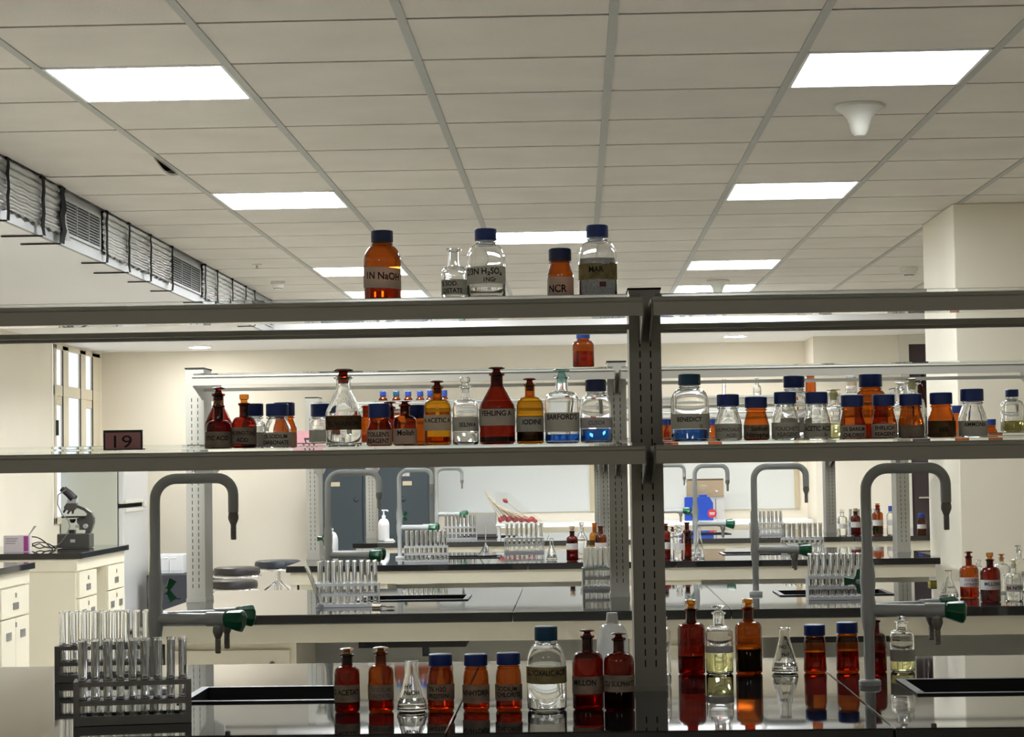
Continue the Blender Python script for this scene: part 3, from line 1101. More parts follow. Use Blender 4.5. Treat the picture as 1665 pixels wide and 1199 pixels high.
tube_rack('metal test tube rack on the farthest bench behind the small brown bottles', 'clear test tube in the far rack behind the small brown bottles', 'tubes in the far rack behind brown bottles',
          1.90, 13.66, 0, 8, 2, 'steel')

# a tube leaning out of the rack below the pale tap, and a tube holder beside it
o = TUBE0.copy()
COL.objects.link(o)
o.location = (-.888, 7.088, ZB + .006)
o.rotation_euler = (0, math.radians(-21), 0)
tag(o, 'test tube leaning outwards at the end of the metal rack below the pale tap', 'test tube')
t = thing('tube_holder', 'small tube holder with wooden grip beside the metal rack on the second bench', 'tube holder', (XW(611, 7.03, ZB), 7.03, ZB + .0004), -.2)
mb = MB()
mb.tube([(-.012, 0, .008), (.018, 0, .008)], [.0075, .0065], 10)
mb.build('grip', 'woodtan', t)
mb = MB()
mb.tube([(.018, 0, .008), (.034, .004, .007)] + [(.050 + .014 * math.cos(PI + 2 * PI * i / 12), .004 + .012 * math.sin(PI + 2 * PI * i / 12), .006) for i in range(13)], .0024, 6)
mb.build('clamp', 'dark', t)

# ---------------------------------------------------------------- bottles
def ell(r0, z0, r1, z1, n=7, p=2.0):
    """convex quarter curve from (r0,z0) to (r1,z1)"""
    out = []
    for i in range(1, n + 1):
        a = PI / 2 * i / n
        out.append((r1 + (r0 - r1) * math.cos(a) ** (2 / p), z0 + (z1 - z0) * math.sin(a) ** (2 / p)))
    return out


def wrap(mb, vs, fs, r, z, off=0.0):
    mb.add([((r) * math.sin(v[0] / r + off), -(r) * math.cos(v[0] / r + off), z + v[1]) for v in vs], fs)


def label_part(parent, r, z0, z1, lines, paper, ink='ink', arc_=1.45, tilt=0.0, rise=0.0, bold=.02, tearing=False):
    n = 20
    vs, fs = [], []
    rr = r + .0005
    for i in range(n + 1):
        a = -arc_ + 2 * arc_ * i / n
        dz = tilt * (i / n - .5)
        up = (random.uniform(-.004, .003) if tearing and i > n * .55 else 0)
        for q, z in enumerate((z0, z1)):
            vs.append((rr * math.sin(a), -rr * math.cos(a), z + dz + (up if q == 1 else 0)))
            vs.append(((rr + .0003) * math.sin(a), -(rr + .0003) * math.cos(a), z + dz + (up if q == 1 else 0)))
    for i in range(n):
        b = i * 4
        fs += [(b, b + 2, b + 6, b + 4), (b + 1, b + 5, b + 7, b + 3), (b, b + 4, b + 5, b + 1), (b + 2, b + 3, b + 7, b + 6)]
    fs += [(0, 1, 3, 2), (n * 4, n * 4 + 2, n * 4 + 3, n * 4 + 1)]
    mb = MB()
    mb.add(vs, fs)
    o = mb.build('label', paper, parent)
    if lines:
        h = z1 - z0
        mb = MB()
        k = len(lines)
        for q, ln in enumerate(lines):
            if isinstance(ln, tuple):
                body, frac, zc, xo = ln
            else:
                body, frac, zc, xo = ln, .30 if k > 1 else .36, (1 - (q + .5) / k) if k > 1 else .56, 0
            tv, tf = text_geo(body, bold)
            a, b, c0, d0 = text_box(tv)
            hh = h * frac
            s = hh / .72
            wmax = 2 * 1.18 * r
            sx = min(s * .92, wmax / (b - a))
            pts = []
            for v in tv:
                x = (v[0] - (a + b) / 2) * sx + xo * r
                pts.append((x, (v[1] - (c0 + d0) / 2) * s + tilt * x / (2 * arc_ * r)))
            wrap(mb, pts, tf, rr + .0007, z0 + h * zc)
        mb.build('lettering', ink, o, smooth=0, recalc=False)
    return o


GRP = {}


def inner_wall(pr, th=.0022):
    """the inside of a vessel whose outside profile is pr (bottom to rim)"""
    out = []
    n = len(pr)
    for i in range(n - 1, -1, -1):
        a = Vector(pr[max(i - 1, 0)])
        b = Vector(pr[min(i + 1, n - 1)])
        d = (b - a)
        if d.length < 1e-7:
            continue
        nx, nz = d.y / d.length, -d.x / d.length
        r, z = pr[i][0] - nx * th, pr[i][1] - nz * th
        if z < .0048 or r <= .001:
            continue
        if out and z >= out[-1][1]:
            continue
        out.append((r, z))
    return out + [(out[-1][0] * .9, .0045), (0, .0045)]


def bottle(kind, px, w, yt, Y, z, glass, desc, group, ys=None, yn=None, yl=None, nw=None, st=None, cap=None, lab=None, liq=None, cw=None, yc=None, rot=0.0, name=None, arc_=1.45, waist=0.0):
    """kind: reagent (ground stopper, round shoulder), cone (ground stopper, sloping shoulder), screw (plastic cap); sizes are read off the photograph at depth Y"""
    s = Y / FP
    X = XW(px, Y, z + .05)
    zz = lambda y: ZW(px, y, Y) - z
    D = w * s
    R = D / 2
    H = zz(yt)
    nm = name or {'reagent': 'reagent_bottle', 'cone': 'reagent_bottle', 'screw': 'screw_cap_bottle'}[kind]
    t = thing(nm, desc, 'bottle', (X, Y, z + .0004), rot, group)
    e = .0005
    if kind in ('reagent', 'cone'):
        rn = (nw * s / 2) if nw else R * .40
        zs = zz(ys) if ys else H * .52
        zl = zz(yl) if yl else H * .90
        zn = zz(yn) if yn else zs + (zl - zs) * .35
        pr = [(R * .80, .004), (R * .84, e), (R * .93, .0008), (R, .004), (R, zs)]
        if kind == 'reagent':
            pr += ell(R, zs, rn * 1.12, zn, 8, 2.3)
        else:
            pr += [(R * .985, zs + .003), (R * .95, zs + .007), (rn * 1.22, zn - .004), (rn * 1.05, zn)]
        pr += [(rn, zn + .004), (rn, zl - .006), (rn * 1.28, zl - .004), (rn * 1.30, zl - .001), (rn * 1.2, zl), (rn * .84, zl)]
        po = list(pr)
        pr += inner_wall([q for q in po[:-5]] , .0022) if glass == 'clear' else [(rn * .80, zl - .006), (rn * .80, zn)]
        MB().lathe([(0, .004)] + pr, 36, caps=False).build('body', glass, t)
        if st:
            typ, sm = st
            if typ == 'disc':
                rd = max(rn * 1.35, .009)
                hd = H - zl
                mb = MB()
                mb.lathe([(rn * .70, zl - .014), (rn * .78, zl - .001), (rn * .80, zl + .0005), (rn * .58, zl + hd * .45), (rn * .62, zl + hd * .55), (rd, zl + hd * .70), (rd * 1.02, zl + hd * .82), (rd * .75, H - .0008), (0, H)], 28)
                mb.build('stopper', sm, t)
            else:
                mb = MB()
                mb.lathe([(rn * .70, zl - .014), (rn * .78, zl - .0005), (rn * .80, zl + .001), (rn * .72, zl + (H - zl) * .35), (rn * 1.05, zl + (H - zl) * .45), (rn * 1.08, H - .001), (rn * .95, H)], 8 if typ == 'hex' else 24)
                mb.build('stopper', sm, t)
        inner_top = zs
    else:
        rc = (cw or w * .8) * s / 2
        zc = zz(yc) if yc else H - .019
        zs = zz(ys) if ys else H * .55
        rn = rc * .86
        pr = [(R * .80, .004), (R * .84, e), (R * .93, .0008), (R, .005)]
        if waist:
            pr += [(R * .99, zs * .25), (R * (1 - waist), zs * .55), (R * (1 - waist * .7), zs * .8), (R * .96, zs)]
            pr += ell(R * .96, zs, rn * 1.02, zc - .006, 7, 2.2)
        else:
            pr += [(R, zs)]
            if cw and cw / w > .7:
                zq = zc - .007
                pr += [(R * .985, zs + (zq - zs) * .12), (R * .90, zs + (zq - zs) * .45), (rn * 1.04, zs + (zq - zs) * .88), (rn, zq)]
            else:
                pr += ell(R, zs, rn * 1.02, zc - .007, 9, 1.9)
        pr += [(rn, zc - .006), (rn * 1.13, zc - .0052), (rn * 1.13, zc - .0030), (rn, zc - .0022), (rn, zc + .006)]
        po = list(pr)
        if glass == 'clear':
            pr += inner_wall([q for q in po[:-5]] + [po[-1]], .0022)
        MB().lathe([(0, .004)] + pr, 36, caps=False).build('body', glass, t)
        pr = po
        mb = MB()
        mb.lathe([(rc * .97, zc), (rc, zc + .001), (rc, H - .002)], 72, rib=.022)
        mb.lathe([(rc, H - .002), (rc * .97, H - .0006), (rc * .90, H)], 36)
        mb.build('cap', cap or 'bluecap', t)
    if liq:
        yl_, lm = liq
        zt = zz(yl_)
        k = (R - .0026) / R if glass == 'clear' else .965
        lp = [(0, .0049), (R * .78, .0049), (R * k, .0068)]
        if zt <= inner_top if kind != 'screw' else zt <= zs:
            lp += [(R * k, zt)]
        else:
            lp += [(R * k, (inner_top if kind != 'screw' else zs))]
            for (a, b) in po:
                if (inner_top if kind != 'screw' else zs) < b < zt and a < R:
                    lp.append((a * (k - .01), b))
        lp += [(lp[-1][0], zt), (0, zt)] if lp[-1][1] < zt - 1e-4 else [(0, zt)]
        MB().lathe(lp, 36, caps=False).build('contents', lm, t)
    if lab:
        za, zb, lines, paper = zz(lab[1]), zz(lab[0]), lab[2], lab[3] if len(lab) > 3 else 'paper'
        ink = lab[4] if len(lab) > 4 else 'ink'
        tilt = lab[5] if len(lab) > 5 else 0.0
        za = max(za, .002)
        label_part(t, R * (1.0 if not waist else 1.002), za, zb, lines, paper, ink, arc_, tilt, tearing=len(lab) > 6)
    return t


def flask(px, w, yt, Y, z, desc, group, liq=None, nw=None, scribble=None, yn=None):
    s = Y / FP
    X = XW(px, Y, z + .04)
    zz = lambda y: ZW(px, y, Y) - z
    R = w * s / 2
    H = zz(yt)
    rn = (nw * s / 2) if nw else R * .36
    zn = zz(yn) if yn else H * .72
    t = thing('conical_flask', desc, 'flask', (X, Y, z + .0004), 0, group)
    pr = [(0, .002), (R * .85, .0005), (R * .95, .002), (R, .007), (R * .99, .011), (R * .93, .020), (rn * 1.12, zn - .004), (rn, zn + .002), (rn, H - .003), (rn * 1.18, H - .0015), (rn * 1.18, H), (rn * .9, H - .0005)]
    pr2 = pr[1:-2]
    MB().lathe(pr + inner_wall(pr2, .0016), 36, caps=False).build('body', 'clear', t)
    if liq:
        zt = zz(liq[0])
        rt = R * .93 + (rn * 1.12 - R * .93) * (zt - .02) / (zn - .024) if zt > .02 else R * .95
        MB().lathe([(0, .0049), (R * .84, .0049), (R - .0022, .009), (R * .93 - .0022, .020), (rt - .0022, zt), (0, zt)], 36, caps=False).build('contents', liq[1], t)
    if scribble:
        mb = MB()
        for (body, yy, sz, xo) in scribble:
            zc = zz(yy)
            rr = R * .93 + (rn * 1.12 - R * .93) * (zc - .02) / (zn - .024) + .0006
            tv, tf = text_geo(body, .03)
            slope = (rn * 1.12 - R * .93) / (zn - .024)
            pts = []
            for v in tv:
                x, zq = v[0] * sz + xo, v[1] * sz
                r2 = rr + slope * zq + .0004
                pts.append((r2 * math.sin(x / rr), -r2 * math.cos(x / rr), zc + zq))
            mb.add(pts, tf)
        mb.build('lettering', 'ink', t, smooth=0, recalc=False)
    return t


G = 'bottles on the top shelf of the nearest rack'
y = 4.235
bottle('screw', 622, 61, 376, y, PT, 'amber', 'large amber bottle with navy cap labelled 1N NaOH on the top shelf', G, ys=428, yc=395, cw=36, cap='navycap', lab=(437, 471, [('1N NaOH', .34, .58, .15)], 'paper', 'ink', -.006), liq=(462, 'orangeliq'))
bottle('reagent', 738.5, 41, 405, y, PT, 'clear', 'small clear bottle without stopper on the top shelf beside the H2SO4 bottle', G, ys=449, yn=434, yl=405, nw=19, lab=(456, 481, [('% SOD.', .30, .72, -.4), ('OSTATE', .30, .26, -.1)]), liq=(470, 'water'))
bottle('screw', 790.5, 63, 373, y, PT, 'clear', 'large clear bottle with blue cap labelled 2/3N H2SO4 on the top shelf', G, ys=425, yc=392, cw=36, lab=(436, 464, [('2/3N H\u2082SO\u2084', .36, .68, -.1), ('1NGr', .26, .22, .25)], 'paper', 'ink', .002), liq=(470, 'water'))
bottle('screw', 911, 42, 405, y, PT, 'amber', 'small amber bottle with navy cap labelled NCR on the top shelf', G, ys=448, yc=425, cw=37, cap='navycap', lab=(452, 482, [('NCR', .40, .36, -.25)]), liq=(474, 'orangeliq'))
tb = bottle('screw', 972, 62, 367, y, PT, 'clear', 'large clear bottle of white crystals with a torn brown label on the top shelf', G, ys=418, yc=387, cw=36, liq=(422, 'crystal'), lab=(431, 457, [('MAR', .36, .62, -.1)], 'oldpaper', 'ink', 0, 'torn'))
R_ = 31.2 * y / FP
mb = MB()
for a0, a1, z0, z1 in ((.08, .42, 461, 469),):
    vs = []
    for a in (a0, a1):
        for zq in (z0, z1):
            vs.append((R_ * math.sin(a), -R_ * math.cos(a), ZW(972, zq, y) - PT))
    mb.add(vs, [(0, 2, 3, 1)])
mb.build('sticker', 'redtag', tb, smooth=0, recalc=False)

G = 'bottles on the middle shelf of the nearest rack'
y, yr = 4.205, 4.315
LG = 'label'
bottle('cone', 355.5, 46, 630, yr, PM, 'amberdark', 'dark brown bottle with sloping shoulders behind the short brown bottle at the shelf start', G, ys=692, yn=660, yl=641, nw=17, st=('disc', 'solidamber'), liq=(712, 'redliq'))
bottle('reagent', 355.5, 42, 652, y, PM, 'amberdark', 'short brown bottle labelled STIC ACID at the start of the middle shelf', G, ys=700, yn=684, yl=660, nw=16, st=('hex', 'gold'), lab=(703, 729, [('STIC ACID', .28, .60, 0)], 'greypaper', 'ink', 0))
bottle('reagent', 397, 40, 642, y, PM, 'amberdark', 'brown bottle with golden stopper labelled PHOSPHO TUNG ACID', G, ys=694, yn=678, yl=656, nw=15, st=('hex', 'gold'), lab=(696, 723, [('PHOSPHO-TUNG', .24, .66, 0), ('ACID', .24, .25, 0)], 'greypaper', 'ink', -.002))
bottle('screw', 412, 38, 657, yr, PM, 'clear', 'clear blue capped bottle half hidden behind the PHOSPHO TUNG ACID bottle', G, ys=690, yc=677, cw=33, lab=(704, 727, ['UM', 'ATE']))
bottle('screw', 462.5, 40, 655, yr, PM, 'amber', 'brown blue capped bottle half hidden behind the SODIUM CARBONATE bottle', G, ys=698, yc=677, cw=34, lab=(704, 727, []))
bottle('screw', 451, 46, 657, y, PM, 'clear', 'clear blue capped bottle labelled 5% SODIUM CARBONATE', G, ys=703, yc=677, cw=37, lab=(704, 729, [('5% SODIUM', .28, .72, -.05), ('CARBONATE', .28, .30, -.05)]), liq=(712, 'water'))
bottle('screw', 522, 38, 657, 4.62, PMR, 'clear', 'clear blue capped bottle partly behind the large clear stoppered bottle', G, ys=694, yc=678, cw=33, lab=(700, 721, []))
bottle('cone', 559, 58, 600, y, PM, 'clear', 'large clear bottle with brown disc stopper and brown stained SELIWANOFF label', G, ys=672, yn=636, yl=613, nw=24, st=('disc', 'solidamber'), liq=(700, 'water'), lab=(677, 700, [('SELIWANOFF', .34, .42, .05)], 'brownpaper', 'ink', 0))
bottle('reagent', 597, 34, 652, 4.60, PMR, 'amber', 'brown bottle mostly hidden behind the TOLLENS REAGENT bottle', G, ys=690, yn=678, yl=660, nw=15, liq=(708, 'orangeliq'))
bottle('screw', 617, 41, 657, y, PM, 'amber', 'brown blue capped bottle labelled TOLLENS REAGENT', G, ys=700, yc=680, cw=36, lab=(700, 724, [("TOLLEN'S", .30, .70, -.05), ('REAGENT', .30, .26, -.05)]))
bottle('reagent', 634, 36, 653, 4.62, PMR, 'amberdark', 'brown stoppered bottle showing only its stopper behind the TOLLENS bottle', G, ys=692, yn=680, yl=662, nw=15, st=('disc', 'solidamber'))
bottle('reagent', 658.5, 38, 652, y, PM, 'amber', 'small brown stoppered bottle labelled Molish', G, ys=690, yn=676, yl=658, nw=16, st=('disc', 'solidamber'), lab=(698, 723, [('Molish', .36, .74, .15)]))
bottle('screw', 675, 40, 659, yr, PM, 'amber', 'brown blue capped bottle behind the Molish bottle', G, ys=700, yc=681, cw=34)
bottle('reagent', 711.5, 44, 619, y, PM, 'honey', 'yellow amber stoppered bottle labelled N ACETIC A', G, ys=664, yn=650, yl=629, nw=16, st=('disc', 'solidamber'), lab=(676, 701, [('N ACETIC A', .30, .66, 0)]), liq=(711, 'orangeliq'))
bottle('reagent', 757, 42, 614, y, PM, 'clear', 'clear glass stoppered bottle labelled SELIWA beside the dark red bottle', G, ys=666, yn=650, yl=628, nw=15, st=('hex', 'clear'), lab=(679, 702, [('SELIWA', .30, .45, .25)]), liq=(703, 'water'))
bottle('cone', 808.5, 58, 597, y, PM, 'amberdark', 'large dark red brown bottle labelled FEHLING A', G, ys=664, yn=628, yl=608, nw=20, st=('disc', 'solidamber'), lab=(666, 693, [('FEHLING A', .32, .74, 0)]), liq=(711, 'blackliq'))
bottle('reagent', 862, 44, 615, y, PM, 'honey', 'amber stoppered bottle of dark liquid labelled IODINE', G, ys=664, yn=646, yl=625, nw=16, st=('disc', 'solidamber'), lab=(679, 703, [('IODINE', .34, .66, .2)]), liq=(678, 'purpleliq'))
bottle('reagent', 914, 56, 600, y, PM, 'clear', 'wide clear bottle with teal stopper and blue liquid labelled BARFORDS', G, ys=656, yn=637, yl=612, nw=20, st=('disc', 'teal'), lab=(672, 703, [("BARFORD'S", .28, .78, 0)]), liq=(707, 'blue'))
bottle('screw', 969.5, 52, 618, y, PM, 'clear', 'clear navy capped bottle with bright blue liquid and a faded label', G, ys=664, yc=637, cw=34, cap='navycap', lab=(680, 697, [('CUSO4', .40, .5, 0)], 'whitepaper', 'purpleink'), liq=(698, 'blue'))

G2 = 'bottles on the middle shelf beyond the slotted upright'
bottle('screw', 1122, 62, 609, y, PM, 'clear', 'large clear bottle with bright blue liquid labelled BENEDICT', G2, ys=656, yc=627, cw=36, cap='tealcap', lab=(674, 698, [('BENEDICT', .30, .62, -.1), ('12', .22, .16, .55)]), liq=(699, 'blue'))
bottle('screw', 1184, 43, 642, y, PM, 'clear', 'clear blue capped bottle labelled SULPHOSALICYLIC ACID', G2, ys=690, yc=661, cw=36, lab=(690, 714, [('SULPHOSALICY', .24, .60, 0), ('ACID', .24, .22, .15)], 'paper', 'fadedink'))
bottle('screw', 1229.5, 41, 646, y, PM, 'amber', 'brown blue capped bottle labelled Sodium Nitroprus', G2, ys=692, yc=664, cw=36, lab=(692, 714, [('Sodium', .36, .74, .2), ('Nitroprus', .36, .22, .05)], 'greypaper'))
bottle('screw', 1292, 50, 612, yr, PM, 'clear', 'taller clear blue capped bottle rising behind the FOUCHETS REAGENT bottle', G2, ys=660, yc=631, cw=34, lab=(680, 705, []))
bottle('screw', 1277, 45, 638, y, PM, 'clear', 'clear blue capped bottle labelled FOUCHETS REAGENT', G2, ys=686, yc=657, cw=36, lab=(688, 713, [("FOUCHET'S", .27, .60, .1), ('REAGENT', .27, .22, .1)], 'paper', 'fadedink'), liq=(690, 'water'))
bottle('screw', 1328, 43, 638, y, PM, 'clear', 'clear blue capped bottle labelled ACETIC ACID', G2, ys=686, yc=657, cw=36, lab=(689, 712, [('ACETIC ACID', .34, .62, 0), ('2x', .22, .2, .6)]))
bottle('reagent', 1356, 36, 633, yr, PM, 'clear', 'clear bottle with flat glass stopper between the ACETIC ACID and BARIUM bottles', G2, ys=672, yn=660, yl=640, nw=17, st=('disc', 'yellowneck'), liq=(690, 'yellow'))
bottle('screw', 1416.5, 54, 609, yr, PM, 'amber', 'tall brown blue capped bottle rising behind the BARIUM and EHRLICH bottles', G2, ys=660, yc=630, cw=37, liq=(690, 'orangeliq'))
bottle('screw', 1386, 41, 643, y, PM, 'amber', 'brown blue capped bottle labelled 5% BARIUM CHLORIDE', G2, ys=690, yc=662, cw=36, lab=(692, 713, [('5% BARIUM', .30, .68, 0), ('CHLORIDE', .30, .22, 0)]))
bottle('screw', 1437, 41, 642, y, PM, 'amber', 'brown blue capped bottle labelled EHRLICH REAGENT', G2, ys=690, yc=661, cw=36, lab=(690, 712, [('EHRLICH', .30, .70, -.1), ('REAGENT', .30, .24, -.05)]))
bottle('reagent', 1465, 34, 622, 4.60, PMR, 'clear', 'clear bottle showing a flat glass stopper beside the wide disc stopper', G2, ys=672, yn=655, yl=630, nw=14, st=('disc', 'clear'))
bottle('reagent', 1484, 40, 615, yr, PM, 'clear', 'clear bottle with yellowish neck and wide disc stopper behind the faded label bottle', G2, ys=664, yn=646, yl=623, nw=17, st=('disc', 'yellowneck'), liq=(680, 'water'))
bottle('screw', 1481, 41, 641, y, PM, 'amber', 'brown blue capped bottle with an illegible faded label', G2, ys=690, yc=660, cw=36, lab=(692, 712, [], 'greypaper'))
bottle('screw', 1530.5, 44, 639, y, PM, 'amber', 'brown blue capped bottle with dark stained 16% label', G2, ys=686, yc=658, cw=36, lab=(685, 711, [('16%', .28, .45, 0)], 'brownpaper'))
bottle('screw', 1581, 46, 633, y, PM, 'clear', 'clear blue capped bottle labelled AMMONIA at the shelf end', G2, ys=684, yc=653, cw=37, lab=(685, 710, [('AMMONIA', .26, .76, .05)]), liq=(694, 'water'))
bottle('screw', 1646, 38, 634, 4.72, PMR, 'clear', 'clear bottle of olive liquid with small blue cap beyond the AMMONIA bottle', G2, ys=663, yc=646, cw=21, liq=(685, 'olive'))

# number cards
def card(name, label, px0, px1, yt, Y, z, body, mirror, mats):
    X = XW((px0 + px1) / 2, Y, z)
    W = (px1 - px0) * Y / FP
    H = ZW((px0 + px1) / 2, yt, Y) - z
    t = thing(name, label, 'number card', (X, Y, z + .0004), .04 if not mirror else -.03, 'pink bench number cards')
    MB().box(-W / 2, W / 2, 0, .003, 0, H).build('card', mats[0], t, smooth=0)
    MB().box(-W / 2 + .004, W / 2 - .004, -.0006, -.0001, .002, H - .005).build('face', mats[1], t, smooth=0)
    mb = flat_text(body, W * .46, H * .62, .0, mirror)
    mb.xf(Matrix.Translation((0, -.0009, H * .42)))
    mb.build('numeral', 'ink', t, smooth=0, recalc=False)
    MB().box(-W / 2, W / 2, .0031, .03, 0, .003).build('foot', mats[0], t, smooth=0)
card('number_card', 'pink number card reading 19 with a black border on the middle shelf', 168, 232, 700, 4.17, PM, '19', False, ('dark', 'pink'))
card('number_card', 'pink number card seen from behind on the second rack', 481, 530, 701, 7.30, PM, '07', True, ('pink', 'pink'))

G3 = 'bottles on the nearest worktop beside the sink'
y = 4.08
bottle('reagent', 564.5, 41, 1054, y, ZB, 'amberdark', 'dark brown bottle with pale stopper labelled LEAD ACETATE on the nearest worktop', G3, ys=1096, yn=1084, yl=1064, nw=18, st=('disc', 'gold'), lab=(1113, 1141, [('D ACETAT', .32, .58, 0)], 'greypaper'), liq=(1125, 'redliq'))
bottle('reagent', 619.5, 41, 1052, y, ZB, 'amber', 'red brown bottle with pale stopper and faded SODIUM label on the nearest worktop', G3, ys=1094, yn=1082, yl=1061, nw=18, st=('disc', 'gold'), lab=(1113, 1137, [('SODIUM', .28, .70, .1), ('NITRITE', .28, .24, .2)], 'greypaper', 'fadedink'), liq=(1120, 'redliq'))
flask(669.5, 50, 1075, y, ZB, 'clear conical flask with dark handwriting beside the red brown bottle', 'conical flasks on the benches', liq=(1135, 'water'), nw=19, yn=1096, scribble=[('HY', 1116, .012, -.006), ('NaOH', 1126, .012, .002)])
bottle('screw', 716.5, 44, 1064, y, ZB, 'amber', 'small amber blue capped bottle labelled 5% H2O PROTEIN next to the flask', G3, ys=1108, yc=1083, cw=38, waist=.05, lab=(1112, 1137, [('5% H2O', .28, .70, -.2), ('PROTEIN', .28, .26, -.15)], 'greypaper', 'ink'), liq=(1122, 'orangeliq'))
bottle('screw', 774, 43, 1064, y, ZB, 'amber', 'small amber blue capped bottle labelled NINHYDRIN', G3, ys=1108, yc=1083, cw=38, waist=.05, lab=(1113, 1142, [('NINHYDRIN', .30, .58, 0)], 'greypaper', 'ink'), liq=(1122, 'orangeliq'))
bottle('screw', 827, 43, 1062, y, ZB, 'amber', 'small amber blue capped bottle labelled SODIUM CHLORITE', G3, ys=1106, yc=1081, cw=38, waist=.05, lab=(1112, 1138, [('SODIUM', .28, .74, -.1), ('CHLORITE', .28, .38, .05)], 'greypaper', 'ink'), liq=(1120, 'orangeliq'))
bottle('screw', 889, 64, 1019, y, ZB, 'clear', 'large clear teal capped bottle with olive GLYOXALIC ACID label', G3, ys=1084, yc=1042, cw=37, cap='tealcap', lab=(1083, 1110, [('GLYOXALIC ACID', .34, .66, 0)], 'oldpaper'), liq=(1134, 'water'))
bottle('reagent', 956, 50, 1024, y, ZB, 'amberdark', 'tall dark red bottle with disc stopper labelled MILLON', G3, ys=1076, yn=1060, yl=1034, nw=18, st=('disc', 'solidamber'), lab=(1099, 1127, [('MILLON', .32, .66, -.25)], 'greypaper'), liq=(1130, 'redliq'))
bottle('reagent', 1007, 49, 1029, 4.06, ZB, 'amberdark', 'tall dark red bottle of black liquid labelled SULPHATE beside the slotted upright', G3, ys=1080, yn=1062, yl=1038, nw=18, st=('disc', 'solidamber'), lab=(1097, 1124, [('CU SULPHATE', .30, .50, 0)], 'greypaper'), liq=(1124, 'blackliq'))
# plastic jug behind
jy = 4.68
s = jy / FP
t = thing('plastic_jug', 'translucent white plastic jug with white cap behind the dark red bottles', 'jug', (XW(995.5, jy, ZB + .1), jy, ZB + .0004))
H = ZW(995, 1015, jy) - ZB
Rj = 26 * s
MB().lathe([(0, .001), (Rj * .9, 0), (Rj, .005), (Rj, H * .55)] + ell(Rj, H * .55, 10.5 * s, H, 10, 2.2) + [(10.5 * s, H + .003)], 32).build('body', 'jug', t)
MB().lathe([(10 * s, H + .0032), (9.5 * s, H + .012), (8.6 * s, ZW(995, 997, jy) - ZB)], 24).build('cap', 'white', t)

G4 = 'bottles on the far side of the nearest worktop'
y = 4.735
bottle('reagent', 1124.5, 44, 976, y, ZB, 'amberdark', 'tall dark amber bottle with golden stopper beside the upright, no label', G4, ys=1024, yn=1013, yl=990, nw=17, st=('hex', 'gold'), liq=(1066, 'redliq'))
bottle('reagent', 1169.5, 44, 985, y, ZB, 'clear', 'clear bottle of pale yellow liquid with glass disc stopper', G4, ys=1031, yn=1018, yl=996, nw=18, st=('disc', 'clear'), lab=(1050, 1061, [], 'whitepaper'), liq=(1062, 'yellow'))
bottle('reagent', 1217.5, 43, 974, y, ZB, 'amber', 'tall amber bottle half filled with dark green liquid', G4, ys=1023, yn=1011, yl=988, nw=17, st=('hex', 'gold'), liq=(1055, 'greenliq'))
flask(1276, 43, 1022, y, ZB, 'clear conical flask standing between the green liquid bottle and blue caps', 'conical flasks on the benches', liq=(1077, 'water'), nw=18, yn=1042, scribble=[('HCl', 1052, .010, -.006), ('No7', 1064, .010, 0)])
bottle('screw', 1325, 37, 1016, y, ZB, 'amber', 'small amber blue capped bottle nearer the flask on the far worktop side', G4, ys=1048, yc=1034, cw=34, waist=.06, liq=(1060, 'redliq'))
bottle('screw', 1378, 37, 1012, y, ZB, 'amber', 'small amber blue capped bottle nearer the near grey tap', G4, ys=1046, yc=1030, cw=34, waist=.06, liq=(1058, 'redliq'))
bottle('reagent', 1424, 34, 1005, y, ZB, 'amberdark', 'dark amber bottle half hidden behind the near grey tap', G4, ys=1042, yn=1030, yl=1009, nw=13, liq=(1060, 'redliq'))
bottle('reagent', 1467, 39, 998, y, ZB, 'clear', 'clear stoppered bottle beside the near grey tap and sink', G4, ys=1038, yn=1025, yl=1010, nw=18, st=('disc', 'clear'), lab=(1056, 1075, [], 'whitepaper'), liq=(1062, 'yellow'))
bottle('reagent', 1078, 26, 996, y, ZB, 'clear', 'clear bottle almost hidden behind the slotted upright', G4, ys=1030, yn=1020, yl=1003, nw=12)

# ---------------------------------------------------------------- second rack and bench
G5 = 'bottles on the second rack'
zt2 = ZT + .0002
bottle('screw', 948.5, 35, 538, 7.32, zt2, 'amber', 'amber blue capped bottle standing alone on top of the second rack', G5, ys=562, yc=551, cw=22, liq=(572, 'orangeliq'))
for px, gl, dsc in ((1079, 'amber', 'first small brown blue capped bottle seen past the BENEDICT bottle'), (1090, 'amber', 'second small brown blue capped bottle seen past the BENEDICT bottle'),
                    (1160, 'amber', 'small brown blue capped bottle seen between BENEDICT and SULPHOSALICYLIC bottles'), (1557, 'amber', 'small brown blue capped bottle seen between the 16% and AMMONIA bottles'),
                    (1611, 'amber', 'small brown blue capped bottle low beside the AMMONIA bottle')):
    bottle('screw', px, 22, 682 if px != 1557 else 660, 7.34 if px != 1090 else 7.40, PM, gl, dsc, G5, ys=706, yc=692 if px != 1557 else 672, cw=17)

